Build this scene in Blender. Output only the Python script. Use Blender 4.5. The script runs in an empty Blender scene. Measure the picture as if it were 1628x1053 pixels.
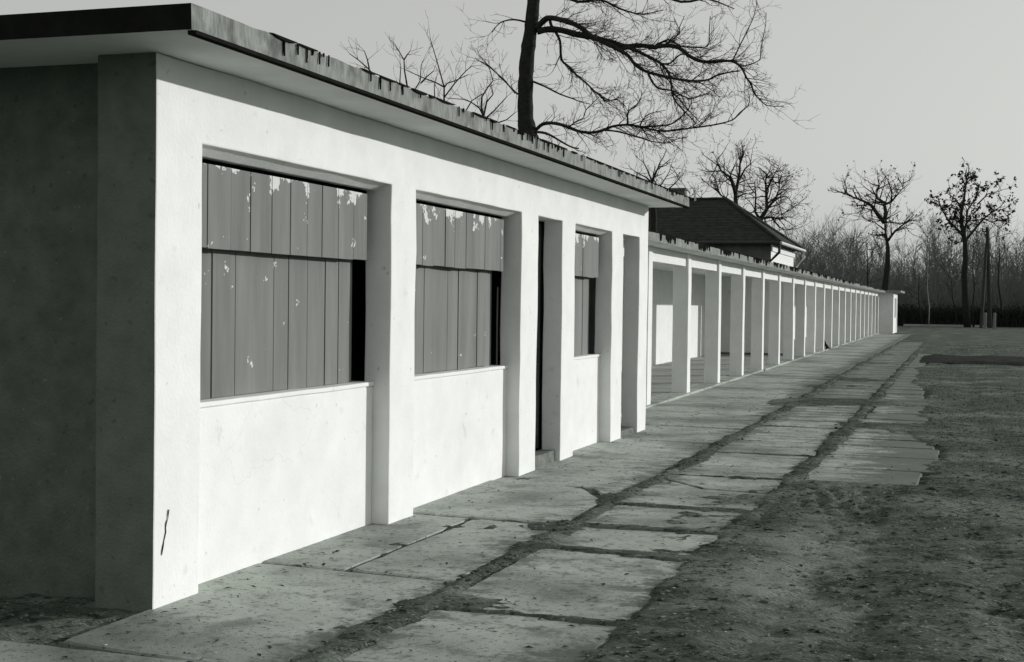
import bpy, bmesh, math, random
import numpy as np
from mathutils import Vector, Matrix, noise

scene = bpy.context.scene
C = scene.collection

# ------------------------------------------------------------------ camera
FPX, YAW, PITCH, ROLL = 2208.0, math.radians(18.3733), math.radians(-1.1537), math.radians(0.7)
CAM = Vector((3.9763, -6.1702, 1.6))
fwd = Vector((-math.sin(YAW) * math.cos(PITCH), math.cos(YAW) * math.cos(PITCH), math.sin(PITCH)))
rgt = Vector((math.cos(YAW), math.sin(YAW), 0.0))
upv = rgt.cross(fwd)
cr, sr = math.cos(ROLL), math.sin(ROLL)
rgt, upv = cr * rgt + sr * upv, -sr * rgt + cr * upv
cam = bpy.data.cameras.new('camera')
cam.lens = FPX / 1628 * 36
cam.sensor_width = 36
cam.clip_start = 0.05
cam.clip_end = 9000
camo = bpy.data.objects.new('camera', cam)
C.objects.link(camo)
M = Matrix((rgt, upv, -fwd)).transposed().to_4x4()
M.translation = CAM
camo.matrix_world = M
scene.camera = camo

# ------------------------------------------------------------------ sky, sun, exposure
SUN = Vector((1.0, 0.95, 0.245)).normalized()          # towards the low winter sun
world = bpy.data.worlds.new('World')
scene.world = world
world.use_nodes = True
wn, wl = world.node_tree.nodes, world.node_tree.links
sky = wn.new('ShaderNodeTexSky')
sky.sky_type = 'NISHITA'
sky.sun_disc = False
sky.sun_elevation = math.asin(SUN.z)
sky.sun_rotation = math.atan2(SUN.x, SUN.y)
sky.air_density = 1.0
sky.dust_density = 3.0
sky.ozone_density = 1.0
bw = wn.new('ShaderNodeRGBToBW')
tint = wn.new('ShaderNodeCombineColor')
m_g = wn.new('ShaderNodeMath'); m_g.operation = 'POWER'; m_g.inputs[1].default_value = 0.30
m_s = wn.new('ShaderNodeMath'); m_s.operation = 'MULTIPLY'; m_s.inputs[1].default_value = 4.05
m_b = wn.new('ShaderNodeMath'); m_b.operation = 'MULTIPLY'; m_b.inputs[1].default_value = 0.965
wl.new(sky.outputs[0], bw.inputs[0])
wl.new(bw.outputs[0], m_g.inputs[0])
wl.new(m_g.outputs[0], m_s.inputs[0])
wl.new(m_s.outputs[0], m_b.inputs[0])
wl.new(m_s.outputs[0], tint.inputs[1])
wl.new(m_b.outputs[0], tint.inputs[2])
m_r = wn.new('ShaderNodeMath'); m_r.operation = 'MULTIPLY'; m_r.inputs[1].default_value = 0.985
wl.new(m_s.outputs[0], m_r.inputs[0]); wl.new(m_r.outputs[0], tint.inputs[0])
wl.new(tint.outputs[0], wn['Background'].inputs[0])
wn['Background'].inputs[1].default_value = 0.1
sl = bpy.data.lights.new('sun', 'SUN')
sl.energy = 3.15
sl.angle = math.radians(0.55)
sl.color = (1.0, 0.99, 0.965)
so = bpy.data.objects.new('sun', sl)
C.objects.link(so)
so.rotation_euler = (-SUN).to_track_quat('-Z', 'Y').to_euler()
vs = scene.view_settings
vs.view_transform = 'Standard'
vs.look = 'None'
vs.gamma = 1.0
vs.use_curve_mapping = False
vs.exposure = 0.0
scene.cycles.max_bounces = 8
scene.cycles.diffuse_bounces = 7

# ------------------------------------------------------------------ materials
def grey(v, g=0.03):
    """monochrome value with the faint green-grey cast of the print"""
    return (v * (1 - g), v * (1 + g * 0.6), v * (1 - g), 1)

def mat(name, lo, hi, scale=4.0, rough=0.9, bump=0.0, bscale=60.0, bdist=0.01, detail=6.0, g=0.03, coord='pos',
        stretch=(1, 1, 1), spots=None, contrast=(0.3, 0.7), spec=0.25):
    m = bpy.data.materials.new(name)
    m.use_nodes = True
    n, l = m.node_tree.nodes, m.node_tree.links
    p = n['Principled BSDF']
    p.inputs['Roughness'].default_value = rough
    p.inputs['Specular IOR Level'].default_value = spec
    if coord == 'pos':
        geo = n.new('ShaderNodeNewGeometry'); src = geo.outputs['Position']
    else:
        tc = n.new('ShaderNodeTexCoord'); src = tc.outputs['Object']
    mp = n.new('ShaderNodeMapping'); mp.inputs['Scale'].default_value = stretch
    l.new(src, mp.inputs['Vector'])
    nz = n.new('ShaderNodeTexNoise')
    nz.inputs['Scale'].default_value = scale
    nz.inputs['Detail'].default_value = detail
    nz.inputs['Roughness'].default_value = 0.62
    l.new(mp.outputs[0], nz.inputs['Vector'])
    rp = n.new('ShaderNodeValToRGB')
    rp.color_ramp.elements[0].position = contrast[0]
    rp.color_ramp.elements[1].position = contrast[1]
    rp.color_ramp.elements[0].color = grey(lo, g)
    rp.color_ramp.elements[1].color = grey(hi, g)
    l.new(nz.outputs['Fac'], rp.inputs[0])
    out = rp.outputs[0]
    for (sv, sscale, t0, t1, amt) in (spots or []):
        n2 = n.new('ShaderNodeTexNoise')
        n2.inputs['Scale'].default_value = sscale
        n2.inputs['Detail'].default_value = 5
        l.new(src, n2.inputs['Vector'])
        r2 = n.new('ShaderNodeMapRange')
        r2.inputs['From Min'].default_value = t0
        r2.inputs['From Max'].default_value = t1
        r2.inputs['To Max'].default_value = amt
        l.new(n2.outputs['Fac'], r2.inputs['Value'])
        mx = n.new('ShaderNodeMix'); mx.data_type = 'RGBA'
        l.new(r2.outputs[0], mx.inputs['Factor'])
        l.new(out, mx.inputs['A'])
        mx.inputs['B'].default_value = grey(sv, g)
        out = mx.outputs['Result']
    l.new(out, p.inputs['Base Color'])
    if bump:
        nb = n.new('ShaderNodeTexNoise')
        nb.inputs['Scale'].default_value = bscale
        nb.inputs['Detail'].default_value = 5
        l.new(mp.outputs[0], nb.inputs['Vector'])
        b = n.new('ShaderNodeBump')
        b.inputs['Strength'].default_value = bump
        b.inputs['Distance'].default_value = bdist
        l.new(nb.outputs['Fac'], b.inputs['Height'])
        l.new(b.outputs[0], p.inputs['Normal'])
    return m

MT = {}
MT['plaster'] = mat('white_plaster', 0.76, 0.85, 3.0, 0.95, 0.35, 45, 0.006, g=0.008, spots=[(0.60, 1.0, 0.60, 0.85, 0.3), (0.42, 16, 0.68, 0.73, 0.5), (0.5, 5, 0.66, 0.74, 0.35)])
MT['plaster_shaded'] = mat('dark_shaded_plaster', 0.09, 0.155, 5.0, 0.95, 0.8, 60, 0.008, g=0.10, detail=10, spots=[(0.05, 18, 0.62, 0.7, 0.5), (0.25, 30, 0.68, 0.74, 0.5)])  # end wall: shade of this side put into the colour
MT['plaster_pier_shaded'] = mat('grey_shaded_pier', 0.12, 0.18, 5.0, 0.95, 0.8, 60, 0.008, g=0.10, detail=10, spots=[(0.07, 18, 0.62, 0.7, 0.5), (0.3, 30, 0.68, 0.74, 0.5)])  # pier end face: shade in the colour, lighter than the recessed wall
MT['concrete'] = mat('fascia_concrete', 0.15, 0.32, 16.0, 0.95, 0.6, 60, 0.010, g=0.04, stretch=(1, 1, 0.4), contrast=(0.3, 0.7), spots=[(0.07, 7, 0.52, 0.72, 0.75), (0.5, 4, 0.6, 0.75, 0.5)])
MT['soffit'] = mat('soffit_whitewash', 0.66, 0.80, 2.0, 0.95, 0.3, 30, 0.006, g=0.015)
MT['tar'] = mat('tar', 0.012, 0.02, 10, 1.0, g=0.05, spec=0.0)
MT['roofing'] = mat('roofing_felt', 0.05, 0.09, 6, 0.9, 0.3, g=0.04)
MT['slab'] = mat('paving_concrete', 0.33, 0.52, 3.0, 0.95, 0.6, 120, 0.005, g=0.06, contrast=(0.25, 0.75),
                 spots=[(0.11, 0.6, 0.46, 0.66, 0.75), (0.14, 2.6, 0.55, 0.68, 0.6), (0.12, 9, 0.56, 0.70, 0.7), (0.05, 30, 0.59, 0.67, 0.75), (0.60, 45, 0.66, 0.72, 0.6)])
MT['soil'] = mat('soil', 0.05, 0.15, 4.0, 1.0, 1.0, 48, 0.03, g=0.10, stretch=(0.7, 1.5, 1), detail=10, spots=[(0.27, 0.8, 0.48, 0.66, 0.7), (0.03, 14, 0.54, 0.64, 0.75), (0.025, 2.0, 0.58, 0.70, 0.7), (0.34, 34, 0.62, 0.68, 0.8), (0.02, 26, 0.60, 0.66, 0.8)], spec=0.05)
MT['floor'] = mat('shelter_floor', 0.30, 0.40, 3.0, 0.95, 0.5, 60, 0.01, g=0.03, spots=[(0.14, 6, 0.58, 0.72, 0.5)])
MT['bark'] = mat('dark_bark', 0.022, 0.045, 9, 1.0, 0.8, 30, 0.03, g=0.04, spec=0.05)
MT['twig'] = mat('twig_bark', 0.03, 0.05, 5, 1.0, g=0.04, spec=0.05)
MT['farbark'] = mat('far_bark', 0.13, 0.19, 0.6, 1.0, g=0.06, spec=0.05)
MT['palebark'] = mat('pale_bark', 0.35, 0.5, 3, 1.0, g=0.04, spec=0.05)
MT['hedge'] = mat('hedge_twigs', 0.022, 0.05, 2.0, 1.0, g=0.08, spec=0.05)
MT['rooftile'] = mat('dark_roof_tiles', 0.022, 0.05, 3, 0.95, 0.5, 12, 0.03, g=0.06, spec=0.1)
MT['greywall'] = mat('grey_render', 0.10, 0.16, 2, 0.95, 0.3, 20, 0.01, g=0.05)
MT['metal_dark'] = mat('dark_zinc', 0.03, 0.05, 6, 0.6, g=0.04)
MT['metal_light'] = mat('light_zinc', 0.5, 0.6, 6, 0.5, g=0.02)
MT['dog'] = mat('black_fur', 0.008, 0.014, 40, 0.9, g=0.03, spec=0.1)
MT['wood_dark'] = mat('dark_door_paint', 0.03, 0.06, 6, 0.7, 0.3, g=0.05, stretch=(1, 1, 0.1))
MT['litter'] = mat('dead_leaf', 0.02, 0.06, 30, 1.0, g=0.05)
MT['litter_pale'] = mat('pale_stone', 0.35, 0.6, 30, 1.0, g=0.02)
MT['doorstep'] = mat('worn_step', 0.10, 0.22, 12, 0.95, 0.6, 40, 0.01, g=0.06)
MT['inside'] = mat('dark_interior', 0.02, 0.03, 3, 1.0, g=0.04)  # near-black colour puts the unlit inside behind the shutter gaps
MT['pole'] = mat('weathered_pole', 0.03, 0.05, 8, 0.95, g=0.04)
MT['post_pale'] = mat('pale_post_paint', 0.14, 0.2, 8, 0.95, g=0.03)
MT['grass'] = mat('dead_grass', 0.14, 0.24, 3, 1.0, g=0.08, spec=0.05)

def dirt_shadow_film(m):
    """thin film of tracked soil on the slabs, thickest beside the open seams and the yard, plus painted tree-shadow streaks"""
    n, l = m.node_tree.nodes, m.node_tree.links
    p = n['Principled BSDF']
    prev = p.inputs['Base Color'].links[0].from_socket
    geo = n.new('ShaderNodeNewGeometry')
    sep = n.new('ShaderNodeSeparateXYZ'); l.new(geo.outputs['Position'], sep.inputs[0])
    def op(o, a, b=None):
        q = n.new('ShaderNodeMath'); q.operation = o
        for i, v in enumerate((a, b)):
            if v is None: continue
            if isinstance(v, (int, float)): q.inputs[i].default_value = v
            else: l.new(v, q.inputs[i])
        return q.outputs[0]
    bend = op('MULTIPLY', op('MAXIMUM', op('SUBTRACT', sep.outputs['Y'], 13), 0), 0.0115)
    xs = op('ADD', sep.outputs['X'], bend)
    d = op('MINIMUM', op('ABSOLUTE', op('SUBTRACT', xs, 1.24)), op('ABSOLUTE', op('SUBTRACT', xs, 2.42)))
    near = op('MAXIMUM', op('SUBTRACT', 1.0, op('DIVIDE', d, 0.42)), op('DIVIDE', op('SUBTRACT', xs, 2.45), 0.6))
    near = op('MAXIMUM', near, op('MULTIPLY', op('SUBTRACT', xs, 0.9), 0.25))
    back = n.new('ShaderNodeMapRange'); back.inputs['From Min'].default_value = 9; back.inputs['From Max'].default_value = 24; back.inputs['To Max'].default_value = 0.85
    l.new(sep.outputs['Y'], back.inputs['Value'])
    near = op('ADD', near, op('MULTIPLY', back.outputs[0], op('MINIMUM', op('MAXIMUM', xs, 0.15), 1.0)))
    tot = None
    for sc_, st, amp in ((1.0, (0.6, 2.2, 1), 2.9), (5.0, (1, 1.2, 1), 2.0), (28.0, (1, 1, 1), 1.3)):  # long cross streaks: part dirt, part tree shadow put into the colour
        mp = n.new('ShaderNodeMapping'); mp.inputs['Scale'].default_value = st
        l.new(geo.outputs['Position'], mp.inputs[0])
        nz = n.new('ShaderNodeTexNoise'); nz.inputs['Scale'].default_value = sc_; nz.inputs['Detail'].default_value = 7; nz.inputs['Roughness'].default_value = 0.65
        l.new(mp.outputs[0], nz.inputs['Vector'])
        t = op('MULTIPLY', op('SUBTRACT', nz.outputs['Fac'], 0.5), amp)
        tot = t if tot is None else op('ADD', tot, t)
    f = op('ADD', op('MULTIPLY', near, 0.8), tot)
    mr = n.new('ShaderNodeMapRange')
    mr.inputs['From Min'].default_value = 0.32; mr.inputs['From Max'].default_value = 0.80; mr.inputs['To Max'].default_value = 0.82
    l.new(f, mr.inputs['Value'])
    mx = n.new('ShaderNodeMix'); mx.data_type = 'RGBA'
    l.new(mr.outputs[0], mx.inputs['Factor']); l.new(prev, mx.inputs['A'])
    mx.inputs['B'].default_value = grey(0.10, 0.10)
    l.new(mx.outputs['Result'], p.inputs['Base Color'])

def hairlines(m):
    """a few hairline cracks and scuffs in the plaster skin"""
    n, l = m.node_tree.nodes, m.node_tree.links
    p = n['Principled BSDF']
    prev = p.inputs['Base Color'].links[0].from_socket
    geo = n.new('ShaderNodeNewGeometry')
    wn_ = n.new('ShaderNodeTexNoise'); wn_.inputs['Scale'].default_value = 2.2; wn_.inputs['Detail'].default_value = 6
    l.new(geo.outputs['Position'], wn_.inputs['Vector'])
    vm = n.new('ShaderNodeVectorMath'); vm.operation = 'MULTIPLY_ADD'
    l.new(wn_.outputs['Color'], vm.inputs[0]); vm.inputs[1].default_value = (0.5, 0.5, 0.5); l.new(geo.outputs['Position'], vm.inputs[2])
    vo = n.new('ShaderNodeTexVoronoi'); vo.feature = 'DISTANCE_TO_EDGE'; vo.inputs['Scale'].default_value = 0.9
    l.new(vm.outputs[0], vo.inputs['Vector'])
    th = n.new('ShaderNodeMapRange'); th.inputs['From Min'].default_value = 0.0; th.inputs['From Max'].default_value = 0.004
    th.inputs['To Min'].default_value = 1; th.inputs['To Max'].default_value = 0
    l.new(vo.outputs['Distance'], th.inputs['Value'])
    mk = n.new('ShaderNodeTexNoise'); mk.inputs['Scale'].default_value = 0.8; mk.inputs['Detail'].default_value = 3
    l.new(geo.outputs['Position'], mk.inputs['Vector'])
    mr = n.new('ShaderNodeMapRange'); mr.inputs['From Min'].default_value = 0.56; mr.inputs['From Max'].default_value = 0.62; mr.inputs['To Max'].default_value = 0.16
    l.new(mk.outputs['Fac'], mr.inputs['Value'])
    mu = n.new('ShaderNodeMath'); mu.operation = 'MULTIPLY'
    l.new(th.outputs[0], mu.inputs[0]); l.new(mr.outputs[0], mu.inputs[1])
    mx = n.new('ShaderNodeMix'); mx.data_type = 'RGBA'
    l.new(mu.outputs[0], mx.inputs['Factor']); l.new(prev, mx.inputs['A'])
    mx.inputs['B'].default_value = grey(0.25, 0.02)
    l.new(mx.outputs['Result'], p.inputs['Base Color'])
def dust_patch(m):
    n, l = m.node_tree.nodes, m.node_tree.links
    p = n['Principled BSDF']
    prev = p.inputs['Base Color'].links[0].from_socket
    geo = n.new('ShaderNodeNewGeometry')
    vm = n.new('ShaderNodeVectorMath'); vm.operation = 'SUBTRACT'; vm.inputs[1].default_value = (2.95, 2.6, 0)
    l.new(geo.outputs['Position'], vm.inputs[0])
    vs_ = n.new('ShaderNodeVectorMath'); vs_.operation = 'MULTIPLY'; vs_.inputs[1].default_value = (1.3, 0.28, 0)
    l.new(vm.outputs[0], vs_.inputs[0])
    ln = n.new('ShaderNodeVectorMath'); ln.operation = 'LENGTH'; l.new(vs_.outputs[0], ln.inputs[0])
    nz = n.new('ShaderNodeTexNoise'); nz.inputs['Scale'].default_value = 1.7; nz.inputs['Detail'].default_value = 9; nz.inputs['Roughness'].default_value = 0.68
    l.new(geo.outputs['Position'], nz.inputs['Vector'])
    a = n.new('ShaderNodeMath'); a.operation = 'MULTIPLY_ADD'; a.inputs[1].default_value = 3.2; l.new(nz.outputs['Fac'], a.inputs[0]); a.inputs[2].default_value = -0.75
    b = n.new('ShaderNodeMath'); b.operation = 'SUBTRACT'; l.new(a.outputs[0], b.inputs[0]); l.new(ln.outputs['Value'], b.inputs[1])
    mr = n.new('ShaderNodeMapRange'); mr.inputs['From Min'].default_value = 0.1; mr.inputs['From Max'].default_value = 0.8; mr.inputs['To Max'].default_value = 0.75
    l.new(b.outputs[0], mr.inputs['Value'])
    mx = n.new('ShaderNodeMix'); mx.data_type = 'RGBA'
    l.new(mr.outputs[0], mx.inputs['Factor']); l.new(prev, mx.inputs['A'])
    mx.inputs['B'].default_value = grey(0.30, 0.06)
    l.new(mx.outputs['Result'], p.inputs['Base Color'])
dust_patch(MT['soil'])
dirt_shadow_film(MT['slab'])
hairlines(MT['plaster'])

def board_mat(name, top_bias, ztop, lo=0.125, hi=0.205, thr=0.835):
    """grey oil paint on planks, flaking to the white undercoat near the upper edge"""
    m = mat(name, lo, hi, 5.0, 0.75, 0.3, 25, 0.004, g=0.03, stretch=(1, 1, 0.12))
    n, l = m.node_tree.nodes, m.node_tree.links
    p = n['Principled BSDF']
    prev = p.inputs['Base Color'].links[0].from_socket
    geo = n.new('ShaderNodeNewGeometry')
    sep = n.new('ShaderNodeSeparateXYZ'); l.new(geo.outputs['Position'], sep.inputs[0])
    grad = n.new('ShaderNodeMapRange')
    grad.inputs['From Min'].default_value = ztop - 0.20
    grad.inputs['From Max'].default_value = ztop
    grad.inputs['To Max'].default_value = top_bias
    l.new(sep.outputs['Z'], grad.inputs['Value'])
    nz = n.new('ShaderNodeTexNoise'); nz.inputs['Scale'].default_value = 6; nz.inputs['Detail'].default_value = 9
    mp = n.new('ShaderNodeMapping'); mp.inputs['Scale'].default_value = (1, 0.9, 1.0)
    l.new(geo.outputs['Position'], mp.inputs[0]); l.new(mp.outputs[0], nz.inputs['Vector'])
    nf = n.new('ShaderNodeTexNoise'); nf.inputs['Scale'].default_value = 45; nf.inputs['Detail'].default_value = 4
    l.new(geo.outputs['Position'], nf.inputs['Vector'])
    sc2 = n.new('ShaderNodeMath'); sc2.operation = 'MULTIPLY_ADD'; sc2.inputs[1].default_value = 0.28; l.new(nf.outputs['Fac'], sc2.inputs[0]); l.new(nz.outputs['Fac'], sc2.inputs[2])
    ad = n.new('ShaderNodeMath'); ad.operation = 'ADD'
    l.new(sc2.outputs[0], ad.inputs[0]); l.new(grad.outputs[0], ad.inputs[1])
    th = n.new('ShaderNodeMapRange')
    th.inputs['From Min'].default_value = thr; th.inputs['From Max'].default_value = thr + 0.015
    l.new(ad.outputs[0], th.inputs['Value'])
    mx = n.new('ShaderNodeMix'); mx.data_type = 'RGBA'
    l.new(th.outputs[0], mx.inputs['Factor']); l.new(prev, mx.inputs['A'])
    mx.inputs['B'].default_value = grey(0.62, 0.01)
    l.new(mx.outputs['Result'], p.inputs['Base Color'])
    return m
MT['board_up'] = board_mat('grey_board_paint_upper', 0.20, 2.37)
MT['board_lo'] = board_mat('grey_board_paint_lower', 0.0, 9.0, 0.125, 0.205, 0.855)

# ------------------------------------------------------------------ helpers
ORIGIN = {}

def empty(name, loc):
    o = bpy.data.objects.new(name, None)
    o.empty_display_size = 0.3
    C.objects.link(o)
    o.location = loc
    ORIGIN[o.name] = Vector(loc)
    return o

def tag(o, label=None, cat=None, group=None, kind=None):
    if label: o['label'] = label
    if cat: o['category'] = cat
    if group: o['group'] = group
    if kind: o['kind'] = kind
    return o

def obj(name, verts, faces, material, parent=None, smooth=False, bevel=0.0, fmat=None):
    """one mesh object; verts in world coordinates, stored relative to the thing's base"""
    base = ORIGIN[parent.name] if parent else Vector((0, 0, 0))
    me = bpy.data.meshes.new(name)
    if isinstance(verts, np.ndarray):
        verts = (verts - np.array(base)).tolist()
    else:
        verts = [(v[0] - base[0], v[1] - base[1], v[2] - base[2]) for v in verts]
    me.from_pydata(verts, [], faces)
    mats = material if isinstance(material, (list, tuple)) else [material]
    for k in mats:
        me.materials.append(MT[k])
    if fmat:
        me.polygons.foreach_set('material_index', fmat)
    if smooth:
        me.polygons.foreach_set('use_smooth', [True] * len(me.polygons))
    me.update()
    o = bpy.data.objects.new(name, me)
    C.objects.link(o)
    if parent:
        o.parent = parent
    ORIGIN[o.name] = base
    if bevel:
        b = o.modifiers.new('bevel', 'BEVEL')
        b.width = bevel
        b.segments = 2
        b.limit_method = 'ANGLE'
        b.angle_limit = math.radians(50)
    return o

def boxes(lst):
    """verts, faces of axis-aligned boxes (x0,x1,y0,y1,z0,z1)"""
    V, F = [], []
    for x0, x1, y0, y1, z0, z1 in lst:
        b = len(V)
        V += [(x0, y0, z0), (x1, y0, z0), (x1, y1, z0), (x0, y1, z0), (x0, y0, z1), (x1, y0, z1), (x1, y1, z1), (x0, y1, z1)]
        F += [tuple(b + i for i in f) for f in ((3, 2, 1, 0), (4, 5, 6, 7), (0, 1, 5, 4), (1, 2, 6, 5), (2, 3, 7, 6), (3, 0, 4, 7))]
    return V, F

def box(name, b, material, parent=None, bevel=0.006, fr=None):
    V, F = boxes([b])
    if fr:
        V = [fr(*v) for v in V]
    return obj(name, V, F, material, parent, bevel=bevel)

def linspace(a, b, step):
    n = max(1, int(round((b - a) / step)))
    return [a + (b - a) * i / n for i in range(n + 1)]

def wob(p, amp, f=1.3):
    return amp * (noise.noise(Vector(p) * f) + 0.4 * noise.noise(Vector(p) * f * 4.3))

def voxel_wall(xb, yb, zb, solid, amp=0.004):
    """a solid of grid cells: only outer faces, vertices nudged a few mm so that edges are hand-made"""
    nx, ny, nz = len(xb) - 1, len(yb) - 1, len(zb) - 1
    S = [[[solid((xb[i] + xb[i + 1]) / 2, (yb[j] + yb[j + 1]) / 2, (zb[k] + zb[k + 1]) / 2) for k in range(nz)] for j in range(ny)] for i in range(nx)]
    V, F, idx = [], [], {}
    def vid(i, j, k):
        if (i, j, k) not in idx:
            p = (xb[i], yb[j], zb[k])
            q = (p[0] + wob((p[0] + 9, p[1], p[2]), amp, 1.7), p[1] + wob((p[0], p[1] + 5, p[2]), amp, 1.9), p[2] + wob((p[0], p[1], p[2] + 7), amp * 0.7, 1.5))
            idx[(i, j, k)] = len(V)
            V.append(q)
        return idx[(i, j, k)]
    def full(i, j, k):
        return 0 <= i < nx and 0 <= j < ny and 0 <= k < nz and S[i][j][k]
    for i in range(nx):
        for j in range(ny):
            for k in range(nz):
                if not S[i][j][k]:
                    continue
                a, b, c = i, j, k
                if not full(i - 1, j, k): F.append((vid(a, b, c), vid(a, b, c + 1), vid(a, b + 1, c + 1), vid(a, b + 1, c)))
                if not full(i + 1, j, k): F.append((vid(a + 1, b, c), vid(a + 1, b + 1, c), vid(a + 1, b + 1, c + 1), vid(a + 1, b, c + 1)))
                if not full(i, j - 1, k): F.append((vid(a, b, c), vid(a + 1, b, c), vid(a + 1, b, c + 1), vid(a, b, c + 1)))
                if not full(i, j + 1, k): F.append((vid(a, b + 1, c), vid(a, b + 1, c + 1), vid(a + 1, b + 1, c + 1), vid(a + 1, b + 1, c)))
                if not full(i, j, k - 1): F.append((vid(a, b, c), vid(a, b + 1, c), vid(a + 1, b + 1, c), vid(a + 1, b, c)))
                if not full(i, j, k + 1): F.append((vid(a, b, c + 1), vid(a + 1, b, c + 1), vid(a + 1, b + 1, c + 1), vid(a, b + 1, c + 1)))
    return V, F

def at(x, y, Y):
    """point of the place seen at a spot of the survey picture, at the distance Y along the row"""
    d = fwd + rgt * ((x - 814) / FPX) - upv * ((y - 526.5) / FPX)
    t = (Y - CAM.y) / d.y
    return CAM + d * t

# the long row runs a hair off the kiosk's axis
DEL = math.radians(0.66)
RD = Vector((-math.sin(DEL), math.cos(DEL), 0))
RX = Vector((math.cos(DEL), math.sin(DEL), 0))
P0 = Vector((-0.82, 15.12, 0))
PITCHROW = 3.355
def RW(u, v, z):
    return tuple(P0 + RX * u + RD * v + Vector((0, 0, z)))

# ------------------------------------------------------------------ ground
def fbm(x, y, s, o=4):
    return noise.fractal(Vector((x * s, y * s, 3.7)), 1.0, 2.0, o)

def axis_x():
    a = linspace(-1.2, 6.0, 0.045)
    s = 0.045
    r, l = [a[-1]], [a[0]]
    while r[-1] < 4000: s *= 1.16; r.append(r[-1] + s)
    s = 0.045
    while l[-1] > -4000: s *= 1.3; l.append(l[-1] - s)
    return l[:0:-1] + a + r[1:]
def axis_y():
    a = linspace(-2.0, 9.0, 0.045)
    s = 0.045
    r, l = [a[-1]], [a[0]]
    while r[-1] < 6000: s *= 1.018 if r[-1] < 60 else 1.15; r.append(r[-1] + s)
    s = 0.045
    while l[-1] > -3000: s *= 1.3; l.append(l[-1] - s)
    return l[:0:-1] + a + r[1:]

def rut(x, y, cx, w):
    d = (x - cx) / w
    return math.exp(-d * d)

def right_edge(y):
    """where the outer slab column ends"""
    return 3.56 if y < 9 else 3.56 - min(0.95, (y - 9) * 0.045)

YB_JOINT = [0.58, 2.5, 3.5, 4.65, 6.75, 8.95, 10.4, 11.15, 12.5]
def shiftx(y):
    """slab columns follow the row's slight bend"""
    return -max(0, y - 13) * 0.0115

def n1(t, k):
    return noise.noise(Vector((t, k * 7.3, 0.5)))

def soil_field(x, y):
    """how far soil has crept over the slabs: > 0 means it covers them"""
    xs = x - shiftx(y)
    rag = 0.75 * noise.noise(Vector((x * 5, y * 5, 1))) + 0.6 * noise.noise(Vector((x * 14, y * 14, 4))) + 0.5 * noise.noise(Vector((x * 1.4, y * 1.4, 9)))
    far = 1.0 if y < 40 else 0.6
    f = (0.125 + 0.05 * n1(y * 1.1, 1) - abs(xs - 1.24 - 0.05 * n1(y * 0.6, 2))) / 0.07
    f = max(f, (0.135 + 0.07 * n1(y * 1.2, 3) - abs(xs - 2.42 - 0.06 * n1(y * 0.5, 4))) / 0.07)
    if y < 13 and 1.1 < x < 2.6:
        for j in YB_JOINT:
            w = 0.13 if j in (2.5, 3.5) else 0.09 if j < 5 else 0.055
            f = max(f, (w - abs(y - j - 0.05 * n1(x * 2, j))) / 0.06)
    for bx_, by_, br_, ry_ in ((1.42, 0.78, 0.34, 0.20), (2.15, 2.42, 0.42, 0.16), (1.12, 3.35, 0.20, 0.25), (1.98, 3.55, 0.45, 0.13), (1.15, 4.9, 0.16, 0.5)):
        f = max(f, 2.2 * (1 - math.hypot((x - bx_) / br_, (y - by_) / ry_)))
    if y < 7.2:
        # mud carried over the outer slabs by wheels
        k = min(1.0, max(0.0, (x - 1.75) / 0.9)) * min(1.0, max(0.0, (6.75 - y) / 0.4))
        e2 = 2.33 + 0.16 * n1(y * 1.4, 9) + 0.06 * n1(y * 5, 8)
        if x > e2 - 0.3 and y < 6.75:
            f = max(f, min(2.5, (x - e2) / 0.11))
        if x < 2.5:
            f = max(f, k * (0.3 + 3.2 * noise.noise(Vector((x * 0.8 + 9, y * 0.55 + 2.2, 2)))))
    elif xs > 0.35:
        ramp = min(1.0, (y - 7.2) / 6) * min(1.0, (xs - 0.35) / 0.7)
        f = max(f, -1.0 + ramp * 4.6 * noise.noise(Vector((x * 0.45 + 3, y * 0.42, 12))))
    e = right_edge(y)
    if y > 6.7:
        f = max(f, (x - e + 0.06 - 0.28 * n1(y * 0.55, 6) * (y > 8) - 0.10 * n1(y * 3.1, 5) * (y > 7.6)) / 0.10)
    else:
        f = max(f, (x - 3.1) / 0.3)
    return f + rag * 0.9

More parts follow.
